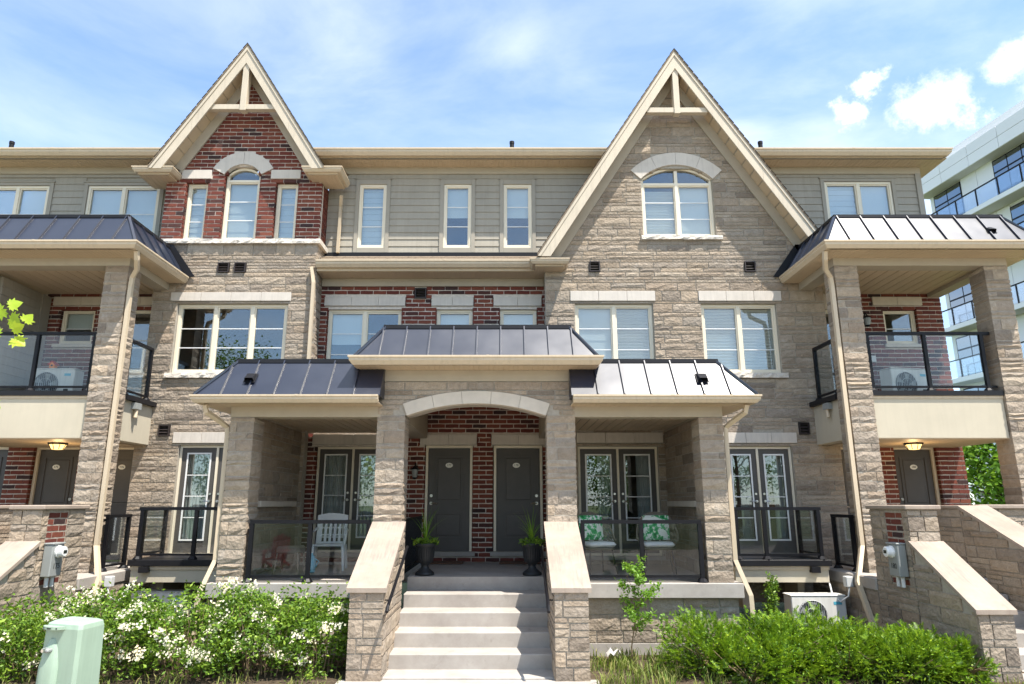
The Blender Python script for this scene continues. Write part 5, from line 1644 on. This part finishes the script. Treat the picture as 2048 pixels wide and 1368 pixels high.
def leaf(mb, c, r, L, W, up=.5):
    d = Vector((r.gauss(0, 1), r.gauss(0, 1), r.gauss(0, 1) * .6 + up)).normalized()
    s = d.cross(Vector((r.gauss(0, 1), r.gauss(0, 1), r.gauss(0, 1)))).normalized()
    n = d.cross(s)
    L *= r.uniform(.7, 1.25); W *= r.uniform(.7, 1.2)
    p = [c, c + d * L * .45 + s * W * .5 - n * W * .15, c + d * L, c + d * L * .45 - s * W * .5 - n * W * .15, c + d * L * .5]
    mb.add([tuple(v) for v in p], [(0, 1, 4), (1, 2, 4), (2, 3, 4), (3, 0, 4)])
urn(-1.30, 11.62, 'black urn planter with spiky leaves beside the left door', 5)
urn(.44, 11.62, 'black urn planter with spiky leaves beside the right door', 6)

def plastic_chair(x, y, rz):
    T = thing('plastic_chair', 'white plastic garden chair behind the left porch railing', 'chair', (x, y, FL), None, True, rz)
    w = .27
    MB().bbox(-w, w, -.24, .22, .40, .435, .015).obj('seat', M['plastic'], T)
    for sx in (-1, 1):
        for sy in (-1, 1):
            MB().tube([(sx * (w - .02), sy * .2, .41), (sx * (w + .015), sy * .255, 0)], [.032, .024], 6).obj('leg', M['plastic'], T)
        MB().tube([(sx * (w + .01), -.22, .42), (sx * (w + .035), -.22, .60), (sx * (w + .03), -.15, .645), (sx * (w + .02), .12, .66), (sx * (w - .02), .22, .70)], .022, 6).obj('arm', M['plastic'], T)
        MB().bar((sx * (w - .03), .21, .43), (sx * (w - .03), .33, .90), .05, .025, up=(0, -1, .25)).obj('back_stile', M['plastic'], T)
    MB().bar((-w + .06, .21, .44), (w - .06, .21, .44), .03, .05).obj('back_rail', M['plastic'], T)
    n = 8; vs = []; 
    tp = MB()
    for i in range(n):
        a = -w + 2 * w * i / n; b = -w + 2 * w * (i + 1) / n
        za = .91 + .05 * math.cos(a / w * 1.4); zb = .91 + .05 * math.cos(b / w * 1.4)
        tp.prism([(a, .82), (b, .82), (b, zb), (a, za)], .315, .34)
    tp.obj('back_top', M['plastic'], T)
    for i in range(5):
        x0 = -w + .075 + i * .083
        MB().bar((x0, .215, .45), (x0, .322, .83), .045, .014, up=(0, -1, .25)).obj('back_slat', M['plastic'], T)
    for z, yy in ((.58, .252), (.70, .286)):
        MB().bar((-w + .04, yy, z), (w - .04, yy, z), .016, .022).obj('back_rail', M['plastic'], T)
plastic_chair(-3.1, 12.55, .12)
# dark footstool and blue bottle on the left porch
T = thing('footstool', 'dark wicker footstool beside the white plastic chair', 'stool', (-3.58, 11.9, FL))
MB().bbox(-3.78, -3.38, 11.70, 12.10, FL + .32, FL + .44, .03).obj('seat', M['wicker'], T)
for sx in (-1, 1):
    for sy in (-1, 1): MB().tube([(-3.58 + sx * .17, 11.9 + sy * .17, FL + .33), (-3.58 + sx * .20, 11.9 + sy * .20, FL)], .016, 6).obj('leg', M['wicker'], T)
T = thing('blue_jug', 'small blue jug on the left porch floor beside the footstool', 'jug', (-3.26, 12.05, FL))
MB().lathe([(.065, 0), (.07, .02), (.07, .20), (.045, .26), (.025, .28), (.025, .31)], (-3.26, 12.05, FL), 16).obj('body', M['blue_label'], T, smooth=True)
MB().tube([(-3.20, 12.05, FL + .22), (-3.14, 12.05, FL + .18), (-3.195, 12.05, FL + .08)], .01, 6).obj('handle', M['blue_label'], T)
# red slatted garden chair across the courtyard, mirrored in the porch glass
T = thing('garden_chair', 'red slatted garden chair across the courtyard behind the viewpoint', 'chair', (-7.9, -3.4, -.05), None, True, math.pi)
MB().add([(-.28, -.30, .36), (.28, -.30, .36), (.28, .24, .26), (-.28, .24, .26), (-.28, -.30, .33), (.28, -.30, .33), (.28, .24, .23), (-.28, .24, .23)], [(0, 1, 2, 3), (7, 6, 5, 4), (0, 4, 5, 1)]).obj('seat', M['red'], T)
for k in range(5): MB().bar((-.22 + k * .11, .24, .28), (-.26 + k * .13, .52, 1.0 + .06 * (2 - abs(k - 2))), .095, .02, up=(0, -1, .4)).obj('back_slat', M['red'], T)
for sx in (-1, 1):
    MB().box(sx * .36 - .06, sx * .36 + .06, -.34, .36, .56, .585).obj('arm', M['red'], T)
    MB().box(sx * .33 - .04, sx * .33 + .04, -.32, -.28, 0, .56).obj('leg', M['red'], T)
    MB().bar((sx * .32, -.30, .30), (sx * .32, .55, .04), .03, .10).obj('leg', M['red'], T)
def patio_chair(x, y, rz, lab):
    T = thing('patio_chair', lab, 'chair', (x, y, FL), 'wicker patio chairs', True, rz)
    # woven shell: bent sheet with rounded back
    vs = []; fs = []; n = 14; m = 7
    for i in range(n + 1):
        a = math.pi * (-.12 + 1.24 * i / n)
        for k in range(m + 1):
            t = k / m
            top = .42 + (.44 * max(0, math.sin(a)) ** .7 + .12) * t
            rr = .29 + .05 * t
            vs.append((math.cos(a) * rr, math.sin(a) * rr * .85, top))
    for i in range(n):
        for k in range(m):
            if (i + k) % 2 == 0 or k in (0, m - 1):
                q = i * (m + 1) + k
                fs.append((q, q + 1, q + m + 2, q + m + 1))
    MB().add(vs, fs).obj('wicker_shell', M['wicker'], T, fix=False)
    rim = [(math.cos(math.pi * (-.12 + 1.24 * i / n)) * .34, math.sin(math.pi * (-.12 + 1.24 * i / n)) * .289, .42 + .44 * max(0, math.sin(math.pi * (-.12 + 1.24 * i / n))) ** .7 + .12) for i in range(n + 1)]
    MB().tube(rim, .014, 6).obj('rim', M['wicker'], T)
    MB().lathe([(.29, 0), (.31, .02), (.29, .04)], (0, 0, .385), 18).obj('seat_frame', M['wicker'], T)
    MB().bbox(-.25, .25, -.27, .22, .43, .51, .035).obj('seat_cushion', M['cushion'], T, smooth=True)
    vs = []; fs = []
    for k in range(7):
        for i in range(9):
            u = i / 8 * 2 - 1; v = k / 6 * 2 - 1
            th = .065 * (1 - u ** 4) * (1 - v ** 4)
            vs.append((u * .22, .14 + .06 * (v + 1) * .5 - th, .73 + v * .20))
    for k in range(6):
        for i in range(8): fs.append((k * 9 + i, k * 9 + i + 1, k * 9 + i + 10, k * 9 + i + 9))
    mb = MB().add(vs, fs)
    mb.add([(a, .14 + .06 * ((c - .73) / .2 + 1) * .5 + (.14 + .06 * ((c - .73) / .2 + 1) * .5 - b), c) for a, b, c in vs], fs)
    mb.obj('back_cushion', M['print'], T, smooth=True)
    for sx in (-1, 1):
        for sy in (-1, 1):
            MB().tube([(sx * .2, sy * .17, .40), (sx * .25, sy * .25, 0)], .012, 6).obj('leg', M['black'], T)
patio_chair(1.52, 11.85, .35, 'wicker chair with leaf print cushion beside the central pillar')
patio_chair(2.55, 11.85, -.1, 'wicker chair with leaf print cushion in the middle of the right porch')
# small orange birdhouse on the left air conditioner
T = thing('birdhouse', 'tiny orange birdhouse on top of the left balcony air conditioner', 'birdhouse', (-9.05, 13.42, 4.735))
MB().prism([(-9.10, 4.735), (-9.00, 4.735), (-9.00, 4.83), (-9.05, 4.88), (-9.10, 4.83)], 13.37, 13.47).obj('box', M['orange'], T)
for s in (-1, 1): MB().bar((-9.05, 13.42, 4.89), (-9.05 + s * .075, 13.42, 4.815), .14, .012, up=(s * .7, 0, .7)).obj('roof', M['red'], T)
MB().tube([(-9.05, 13.369, 4.80), (-9.05, 13.362, 4.80)], .02, 10).obj('entry_hole', M['ink'], T)
# green utility pedestal
T = thing('utility_pedestal', 'pale green utility pedestal in front of the flowering shrubs', 'utility box', (-4.56, 7.75, -.1), None, True, .0)
T.rotation_euler = (rad(1.5), rad(1.5), rad(-12)); T.scale = (.9, .9, .96)
def ped(z, k, ky=1.0, c=.035):
    w, d = .255 * k, .20 * k * ky
    return [(-w + c, -d, z), (w - c, -d, z), (w, -d + c, z), (w, d - c, z), (w - c, d, z), (-w + c, d, z), (-w, d - c, z), (-w, -d + c, z)]
vs = ped(0, 1.06) + ped(.40, 1.03) + ped(1.00, .97) + ped(1.045, .93, .97) + ped(1.068, .80, .8)
fs = [tuple(range(32, 40))] + [(r * 8 + i, r * 8 + (i + 1) % 8, r * 8 + 8 + (i + 1) % 8, r * 8 + 8 + i) for r in range(4) for i in range(8)]
MB().add(vs, fs).obj('shell', M['pedestal'], T)
# rounded lock column on the left half of the front, under a small hood
def arcp(rr, yc, xc=-.10, n=10): return [(xc + rr * math.cos(math.pi + math.pi * k / n), yc + rr * .62 * math.sin(math.pi + math.pi * k / n)) for k in range(n + 1)]
vs = []; lv = [(0, .135, -.205), (.40, .130, -.199), (.62, .127, -.196), (.80, .085, -.192), (.90, .03, -.190)]
for z, rr, yc in lv: vs += [(x, y, z) for x, y in arcp(rr, yc)]
fs = [(i * 11 + k, i * 11 + k + 1, i * 11 + 12 + k, i * 11 + 11 + k) for i in range(4) for k in range(10)]
MB().add(vs, fs).obj('lock_column', M['pedestal'], T, smooth=True)
MB().prism(arcp(.14, -.193), 1.0, 1.03, 'z').obj('hood', M['pedestal'], T)
MB().bbox(-.15, -.05, -.305, -.22, .775, .815, .012).obj('latch', M['grey_box'], T)
MB().tube([(-.10, -.28, .80), (-.10, -.33, .80)], .018, 10).obj('lock', M['steel'], T)
for k in range(3): MB().box(-.19 + k * .065, -.14 + k * .065, -.2855 + (.02 if k != 1 else 0), -.24, 1.008, 1.02).obj('vent_slot', M['ink'], T)
MB().prism(arcp(.150, -.199), .37, .41, 'z').obj('lower_lip', M['pedestal'], T)
# paper scrap on the bed
vs = []; fs = []; r = random.Random(4)
for k in range(5):
    for i in range(5): vs.append((1.36 + i * .045 + r.uniform(-.012, .012), 9.75 + k * .04, .13 + r.uniform(0, .07) + .05 * (i % 2)))
for k in range(4):
    for i in range(4): fs.append((k * 5 + i, k * 5 + i + 1, k * 5 + i + 6, k * 5 + i + 5))
setp(MB().add(vs, fs).obj('crumpled_paper', M['paper']), 'crumpled white paper in the weeds beside the right stair wall', 'paper')
# conduit cable loops at the outer landings
for X, lab in ((lambda x: x, 'thin grey cable looping down from the junction box on the right landing edge'), (mx, 'white cable looping down from the junction box on the left landing edge')):
    T = thing('junction_box', lab, 'junction box', (X(6.0), 12.3, .8), 'landing junction boxes')
    c = X(5.755)
    MB().bbox(c - .06, c + .06, 12.0, 12.12, .76, .93, .01).obj('box', M['plastic'], T)
    s = 1 if X(1) > 0 else -1
    MB().tube([(c, 12.03, .78), (c - s * .05, 12.0, .62), (c - s * .14, 12.1, .52), (c - s * .20, 12.25, .60), (c - s * .12, 12.5, .78), (c - s * .1, 12.9, .82)], .014, 6).obj('cable', M['plastic'], T)

# ------------------------------------------------------------------ plants
def flowering_shrub(cx, cy, rx, ry, h, n, seed, lab, nfl):
    r = random.Random(seed)
    T = thing('flowering_shrub', lab, 'shrub', (cx, cy, 0), 'white flowering shrubs')
    st = MB()
    for k in range(34):
        a = r.uniform(0, 6.28); q = r.random() ** .5
        b = (cx + math.cos(a) * rx * .55 * q, cy + math.sin(a) * ry * .5 * q, -.02)
        t = (cx + math.cos(a) * rx * .95 * q, cy + math.sin(a) * ry * .9 * q, h * r.uniform(.6, 1.02))
        m = ((b[0] + t[0]) / 2 + r.uniform(-.05, .05), (b[1] + t[1]) / 2 + r.uniform(-.05, .05), t[2] * .5)
        st.tube([b, m, t], [.008, .006, .003], 5)
    st.obj('stems', M['stem'], T)
    lf = MB()
    def inside(u, v, w):
        return u * u + v * v + (w * 1.0) ** 4 < 1
    clumps = []
    for k in range(90):
        a = r.uniform(0, 6.28); q = r.random() ** .42
        z = h * (r.random() ** .72) * (1.05 - .22 * q * q) * .97 + .03
        clumps.append(Vector((cx + math.cos(a) * rx * q, cy + math.sin(a) * ry * q, z)))
    for k in range(8):
        clumps.append(Vector((cx + r.uniform(-.8, .8) * rx, cy + r.uniform(-.6, .6) * ry, h * r.uniform(1.0, 1.16))))
    per = n // len(clumps)
    for c in clumps:
        s = r.uniform(.06, .12)
        for i in range(per):
            p = c + Vector((r.gauss(0, s), r.gauss(0, s), r.gauss(0, s * .8)))
            if p.z < .02: continue
            leaf(lf, p, r, .062, .034, .3)
    lf.obj('foliage', M['leaf'], T, fix=False)
    fl = MB()
    for k in range(nfl):
        if k % 3 == 0: fav = r.choice(clumps)
        c = fav + Vector((r.gauss(0, .07), r.gauss(0, .05), r.gauss(0, .05)))
        if c.z < h * .28: continue
        o = (c - Vector((cx, cy, h * .3))); o.y -= .25; o.normalize()
        c = c + o * r.uniform(.08, .17)
        for i in range(r.randint(12, 26)):
            p = c + Vector((r.gauss(0, .042), r.gauss(0, .042), r.gauss(0, .03)))
            ax = Vector((r.gauss(0, .6), -.6 + r.gauss(0, .5), .6 + r.gauss(0, .4))).normalized()
            s1 = ax.cross(Vector((0, 0, 1))).normalized(); s2 = ax.cross(s1)
            R_ = r.uniform(.010, .017)
            a0 = r.uniform(0, 1)
            for q in range(4):
                a = a0 + q * 1.5708
                d1 = s1 * math.cos(a) + s2 * math.sin(a); d2 = s1 * math.cos(a + .8) + s2 * math.sin(a + .8); d3 = s1 * math.cos(a - .8) + s2 * math.sin(a - .8)
                fl.add([tuple(p), tuple(p + d2 * R_ * .7 + ax * .003), tuple(p + d1 * R_ * 1.3 + ax * .004), tuple(p + d3 * R_ * .7 + ax * .003)], [(0, 1, 2, 3)])
    fl.obj('flowers', M['flower'], T, fix=False)
fs_labels = ['flowering shrub at the left picture edge', 'flowering shrub behind the green utility pedestal', 'flowering shrub just right of the green pedestal', 'flowering shrub in front of the left low balcony', 'flowering shrub under the left porch slab', 'flowering shrub touching the left stair wall']
for i, (cx, cy, rx, ry, h, n, nf) in enumerate(((-7.0, 9.55, .75, .62, .66, 4800, 14), (-5.95, 9.5, .75, .64, .74, 5600, 26), (-4.95, 9.5, .72, .64, .80, 5600, 52), (-4.0, 9.5, .7, .62, .86, 5600, 56), (-3.1, 9.52, .65, .60, .86, 5400, 50), (-2.42, 9.55, .45, .52, .78, 3400, 30))):
    flowering_shrub(cx, cy, rx, ry, h, n, 200 + i, 'white ' + fs_labels[i], nf)
def sprig(mb, p, d, r, L, mat=None):
    d = d.normalized(); s = d.cross(Vector((r.gauss(0, .4), r.gauss(0, .4), 1))).normalized(); n = s.cross(d)
    k = 7
    for i in range(k):
        t = (i + .5) / k
        c = p + d * L * t - n * (L * .18 * t * t)
        ln = L * .34 * (1 - .55 * t) + .012
        for sg in (-1, 1):
            tip = c + (s * sg * .85 + d * .55).normalized() * ln + n * .004
            w = d * .0055
            mb.add([tuple(c - w), tuple(c + w), tuple(tip)], [(0, 1, 2)])
    mb.add([tuple(p), tuple(p + d * L - n * L * .18 + s * .006), tuple(p + d * L * 1.12 - n * L * .2), tuple(p + d * L - n * L * .18 - s * .006)], [(0, 1, 2, 3)])
def yew(cx, cy, rx, ry, h, n, seed, lab):
    r = random.Random(seed)
    T = thing('yew_shrub', lab, 'shrub', (cx, cy, 0), 'low yew shrubs')
    a_, b_ = MB(), MB()
    bumps = [(r.uniform(0, 6.28), r.uniform(.2, 1), r.uniform(.75, 1.15)) for _ in range(9)]
    st = MB()
    for k in range(16):
        a = r.uniform(0, 6.28)
        st.tube([(cx, cy, 0), (cx + math.cos(a) * rx * .5, cy + math.sin(a) * ry * .5, h * .45), (cx + math.cos(a) * rx * .85, cy + math.sin(a) * ry * .85, h * r.uniform(.5, .9))], [.014, .009, .004], 5)
    st.obj('branches', M['stem'], T)
    for k in range(n):
        a = r.uniform(0, 6.28); el = math.asin(r.random() ** .8)
        rad_ = 1.0
        for (ba, be, bs) in bumps:
            dd = math.cos(a - ba) * math.cos(el) * math.cos(be) + math.sin(el) * math.sin(be)
            if dd > .82: rad_ = max(rad_ * .98, bs * (.8 + .25 * (dd - .82) / .18))
        if k % 22 == 0:
            ca_, ce_, cq = a, el, r.uniform(.62, 1.14)
        a = ca_ + r.gauss(0, .13); el = min(1.55, max(-.05, ce_ + r.gauss(0, .12)))
        q = cq * r.uniform(.80, 1.03) if r.random() < .86 else r.uniform(.3, .7)
        o = Vector((math.cos(a) * math.cos(el), math.sin(a) * math.cos(el), math.sin(el)))
        p = Vector((cx + o.x * rx * q * rad_, cy + o.y * ry * q * rad_, max(.03, o.z * h * q * rad_ + .04)))
        d = o + Vector((r.gauss(0, .45), r.gauss(0, .45), r.gauss(0, .3) + .25))
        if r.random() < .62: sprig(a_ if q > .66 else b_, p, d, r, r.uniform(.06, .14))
        else:
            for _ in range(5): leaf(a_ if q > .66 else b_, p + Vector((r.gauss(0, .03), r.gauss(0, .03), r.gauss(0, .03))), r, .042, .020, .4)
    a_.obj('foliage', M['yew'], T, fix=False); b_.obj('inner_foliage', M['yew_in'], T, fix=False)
for i, (cx, cy, rx, ry, h, n, lab) in enumerate(((2.62, 9.55, .62, .66, .64, 1700, 'bright green yew nearest the central stairs'), (3.45, 9.45, .72, .74, .62, 2500, 'bright green yew below the right porch pillar'), (4.35, 9.42, .74, .76, .56, 2600, 'bright green yew in front of the ground air conditioner'), (5.2, 9.5, .70, .72, .48, 2400, 'bright green yew beside the right stair wall'), (5.62, 9.1, .30, .5, .40, 700, 'small dark yew against the right stair wall'), (3.95, 9.75, .6, .5, .58, 1500, 'yew filling the gap behind the two middle yews'), (4.85, 9.0, .62, .42, .46, 1300, 'low yew at the front of the hedge below the ground air conditioner'), (3.0, 9.0, .6, .42, .44, 1200, 'low yew at the front of the hedge near the porch pillar'))):
    yew(cx, cy, rx, ry, h, n, 300 + i, lab)
def leafy_plant(x, y, h, n, spread, seed, lab, mat='brightleaf', cat='plant', L=.05, name='sapling', branches=6):
    r = random.Random(seed)
    T = thing(name, lab, cat, (x, y, 0))
    st = MB(); lf = MB()
    tips = []
    main = [Vector((x + r.uniform(-.03, .03) * i, y, h * i / 6)) for i in range(7)]
    st.tube(main, [.010 - .0013 * i for i in range(7)], 6)
    for b in range(branches):
        t = .25 + .7 * b / branches; base = main[0].lerp(main[-1], t); a = r.uniform(0, 6.28)
        ln = spread * (1.1 - t * .75)
        e = base + Vector((math.cos(a) * ln, math.sin(a) * ln * .6, ln * r.uniform(.25, .8)))
        st.tube([base, base.lerp(e, .5) + Vector((0, 0, .02)), e], [.006, .004, .002], 5)
        for i in range(n // branches): 
            p = base.lerp(e, r.uniform(.25, 1.05)) + Vector((r.gauss(0, .03), r.gauss(0, .03), r.gauss(0, .03)))
            leaf(lf, p, r, L, L * .55, .3)
    for i in range(n // 4):
        p = main[0].lerp(main[-1], r.uniform(.4, 1.03)) + Vector((r.gauss(0, .035), r.gauss(0, .035), r.gauss(0, .02)))
        leaf(lf, p, r, L, L * .55, .3)
    st.obj('stem', M['stem'], T); lf.obj('foliage', M[mat], T, fix=False)
leafy_plant(1.72, 9.95, 1.36, 1000, .44, 401, 'thin leafy sapling in front of the right porch slab', L=.055, branches=10)
leafy_plant(4.05, 10.9, 1.05, 800, .16, 402, 'tall weed standing between the right porch slab and the ground air conditioner', 'leaf', 'weed', .05, 'tall_weed', 9)
leafy_plant(2.25, 10.1, .62, 200, .28, 403, 'loose pale green weed between the sapling and the yews', 'brightleaf', 'weed', .045, 'garden_weed', 7)
# weeds and dry blades along the beds (uncountable)
def blades(name, x0, x1, y0, y1, n, hmax, mat, seed, lab):
    r = random.Random(seed); mb = MB()
    for k in range(n):
        x, y = r.uniform(x0, x1), r.uniform(y0, y1)
        if noise.noise(Vector((x * 2.3, y * 2.3, seed))) < -.12: continue
        h = hmax * r.uniform(.3, 1); a = r.uniform(0, 6.28); w = r.uniform(.004, .010); ln = h * r.uniform(.2, .9)
        sx, sy = -math.sin(a) * w, math.cos(a) * w
        mxx, my = x + math.cos(a) * ln * .35, y + math.sin(a) * ln * .35
        ex, ey = x + math.cos(a) * ln, y + math.sin(a) * ln
        mb.add([(x - sx, y - sy, 0), (x + sx, y + sy, 0), (mxx + sx * .8, my + sy * .8, h * .65), (mxx - sx * .8, my - sy * .8, h * .65), (ex, ey, h)], [(0, 1, 2, 3), (3, 2, 4)])
    o = mb.obj(name, M[mat], fix=False); setp(o, lab, 'weeds', None, 'stuff')
blades('ground_weeds', 1.10, 2.6, 8.7, 10.4, 1500, .20, 'drygrass', 11, 'dry grass and weeds at the foot of the right stair wall')
blades('ground_weeds', -7.5, -2.0, 8.6, 9.2, 700, .14, 'drygrass', 12, 'short grass and weeds along the front of the flowering shrubs')
blades('ground_weeds', 2.4, 6.6, 8.6, 9.2, 500, .12, 'drygrass', 13, 'short weeds along the front of the yew shrubs')

# ------------------------------------------------------------------ trees
def tree(x, y, h, cr, seed, lab, mat='treeleaf', n=3200, L=.20, trunk_h=.35, cone=False):
    r = random.Random(seed)
    T = thing('tree', lab, 'tree', (x, y, 0), 'street trees')
    tr = MB()
    tr.tube([(x, y, -.1), (x + .05, y, h * trunk_h), (x, y + .05, h * .92)], [.03 * h ** .8, .022 * h ** .8, .01], 10)
    cl = []
    for k in range(46):
        t = r.uniform(trunk_h * .8, 1.0); a = r.uniform(0, 6.28)
        q = (cr * (1.08 - t)) * 1.3 if cone else cr * math.sqrt(max(0, 1 - ((t - .66) / .40) ** 2))
        q *= r.uniform(.35, 1.0)
        c = Vector((x + math.cos(a) * q, y + math.sin(a) * q, h * t)); cl.append(c)
        tr.tube([(x, y, h * t * .80), ((x + c.x) / 2, (y + c.y) / 2, h * t * .92), tuple(c)], [.03, .02, .008], 5)
    tr.obj('trunk', M['bark'], T)
    lf = MB(); s = cr * .20
    for c in cl:
        for i in range(n // 46):
            leaf(lf, c + Vector((r.gauss(0, s), r.gauss(0, s), r.gauss(0, s * .75))), r, L, L * .6, .1)
    lf.obj('crown', M[mat], T, fix=False)
tree(-15.5, -11.0, 10.8, 2.6, 501, 'slender leafy tree across the street, mirrored in the left bay window')
tree(-9.5, -14.0, 7.8, 2.8, 502, 'round leafy tree across the street, mirrored in the left glass')
tree(2.0, -15.0, 7.0, 2.8, 503, 'round leafy tree across the street behind the viewpoint')
tree(13.5, -13.0, 8.0, 2.2, 504, 'conical evergreen across the street, mirrored in the right balcony glass', cone=True)
for i, (x, y, h) in enumerate(((-24, -17, 6.5), (-17, -19, 6), (-4.5, -18, 6.0), (7.5, -18, 6.2), (20, -17, 6.5))):
    tree(x, y, h, 2.9, 520 + i, ['leafy tree across the street, farthest to the left', 'leafy tree across the street, second from the left', 'leafy tree across the street, left of the walkway line', 'leafy tree across the street, right of the walkway line', 'leafy tree across the street, farthest to the right'][i], n=5200, L=.24, trunk_h=.12)
tree(15.6, 22.0, 4.4, 2.3, 505, 'bright green tree behind the right end house, seen past its door', 'brightleaf', 15000, .2, .05)
# maple reaching into the picture from the left
T = thing('maple_tree', 'maple with bright green lobed leaves reaching in at the left edge', 'tree', (-4.3, 3.6, 0))
r = random.Random(77)
tr = MB(); tr.tube([(-4.3, 3.6, -.1), (-4.25, 3.62, 1.6), (-4.1, 3.6, 3.2), (-4.0, 3.6, 4.2)], [.07, .055, .04, .015], 10)
tr.tube([(-4.2, 3.61, 2.1), (-3.5, 3.55, 2.55), (-2.95, 3.5, 2.93), (-2.66, 3.5, 3.02)], [.022, .014, .008, .004], 6)
tr.tube([(-4.12, 3.6, 2.9), (-3.7, 3.3, 3.3), (-3.4, 3.2, 3.5)], [.02, .012, .005], 6)
tr.tube([(-4.15, 3.6, 2.6), (-4.6, 3.9, 3.2), (-5.0, 4.0, 3.5)], [.02, .012, .005], 6)
tr.obj('trunk', M['bark'], T)
out = []
for a, q in ((-90, .12), (-62, .42), (-40, .30), (-22, .62), (-12, .50), (2, .78), (16, .55), (30, .92), (42, .62), (58, .70), (74, .80), (90, 1.0)):
    out.append((a, q))
def maple_leaf(c, size, r, tilt):
    pts = []
    for a, q in out: pts.append((math.cos(rad(a)) * q, math.sin(rad(a)) * q))
    for a, q in reversed(out[1:-1]): pts.append((-math.cos(rad(a)) * q, math.sin(rad(a)) * q))
    M_ = Matrix.Rotation(r.uniform(-.6, .6), 3, 'Z') @ Matrix.Rotation(tilt, 3, 'X') @ Matrix.Rotation(r.uniform(-2.6, -.6) * r.choice((-1, 1)), 3, 'Y')
    vs = [tuple(Vector(c) + M_ @ Vector((0, 0, 0)))]
    for u, v in pts: vs.append(tuple(Vector(c) + M_ @ (Vector((u, .12 * (abs(u) - .3), v)) * size)))
    n = len(pts)
    me = MB().add(vs, [(0, 1 + i, 1 + (i + 1) % n) for i in range(n)])
    return me.obj('leaf', M['maple'], T, fix=False)
for (x, y, z, s) in ((-2.62, 3.5, 3.07, .085), (-2.53, 3.48, 3.06, .06), (-2.66, 3.47, 2.98, .085), (-2.58, 3.50, 2.96, .075), (-2.70, 3.52, 3.13, .085), (-2.74, 3.46, 3.04, .09), (-2.86, 3.5, 2.95, .085), (-2.90, 3.5, 3.12, .09), (-2.66, 3.53, 3.16, .07), (-2.70, 3.44, 2.94, .08), (-2.57, 3.46, 3.01, .065)):
    maple_leaf((x, y, z), s * .8, r, r.uniform(-.4, .5))
for k in range(60):
    b = r.choice(((-3.5, 3.3, 3.35), (-4.8, 3.9, 3.4), (-4.0, 3.6, 4.1), (-3.6, 3.5, 2.6)))
    maple_leaf((b[0] + r.gauss(0, .22), b[1] + r.gauss(0, .22), b[2] + r.gauss(0, .2)), r.uniform(.06, .1), r, r.uniform(-.8, .8))

# ------------------------------------------------------------------ white apartment block behind on the right
T = thing('apartment_block', 'white modern apartment block with glass balconies rising behind the right end house', 'building', (27, 38, 0))
ang = math.atan(.107)
AX = Matrix.Translation((26.2, 40.0, 0)) @ Matrix.Rotation(ang, 4, 'Z')
# local frame: facade at x=0 facing -x, running along y (negative y towards the viewer)
def aobj(mb, name, mat, parent):
    mb.v = [tuple(AX @ Vector(v)) for v in mb.v]
    return mb.obj(name, M[mat], parent)
FH = 3.05; NF = 7; Y0, Y1 = -26.0, 0.0
core = aobj(MB().box(.8, 16, Y0, Y1, -.2, FH * NF - .41), 'wall', 'apt', T)
aobj(MB().box(.9, 12, Y0, Y1 - 1.5, FH * NF + .9, FH * NF + 1.9), 'parapet', 'apt', T)
band = aobj(MB().box(.05, 16, Y0, Y1 + .1, FH * NF - .40, FH * NF + .9), 'upper_wall', 'apt_grey', T)
for q in range(12):
    ya = Y1 + .1 - (q + 1) * 2.15
    for za, zb in ((FH * NF - .39, FH * NF + .24), (FH * NF + .26, FH * NF + .89)):
        aobj(MB().bbox(-.02, .049, ya + .012, ya + 2.138, za, zb, .008), 'wall_panel', 'apt', band)
for f in range(1, NF + 1):
    z = FH * (f - 1)
    sl = aobj(MB().box(-.25, .82, Y0, Y1 + .1, z - .26, z), 'balcony_slab', 'apt', T)
    aobj(MB().box(-.20, .80, Y0, Y1, z - .275, z - .262), 'slab_underside', 'apt_grey', sl)
    rl = aobj(MB().bar((-.15, Y0, z + 1.05), (-.15, Y1, z + 1.05), .06, .06), 'balcony_rail', 'black', T)
    y = Y1
    while y > Y0:
        aobj(MB().box(-.18, -.12, y - .03, y + .03, z, z + 1.03), 'post', 'black', rl)
        aobj(MB().box(-.155, -.145, y - 1.45, y - .05, z + .08, z + 1.0), 'glass_pane', 'apt_rail', rl)
        y -= 1.5
    y = Y1 - .4; k = 0
    rr = random.Random(f * 7)
    while y > Y0 + 3:
        w = rr.choice((2.2, 2.9, 3.4))
        wn_ = aobj(MB().box(.70, .798, y - w, y, z + .05, z + 2.55), 'window', 'black', T)
        nm = 2 if w < 2.5 else 3
        for q in range(nm):
            a = y - w + .06 + q * (w - .06) / nm; b = a + (w - .06) / nm - .07
            aobj(MB().box(.685, .699, a, b, z + .12, z + 1.75), 'pane', 'apt_glass', wn_)
            aobj(MB().box(.685, .699, a, b, z + 1.85, z + 2.48), 'pane', 'apt_glass', wn_)
        y -= w
        pw_ = rr.choice((1.8, 2.4, 3.0))
        for q in range(2):
            aobj(MB().bbox(.72, .798, y - pw_ + q * pw_ / 2 + .012, y - pw_ + (q + 1) * pw_ / 2 - .012, z + .03, z + FH - .36, .01), 'wall_panel', 'apt', T)
        y -= pw_
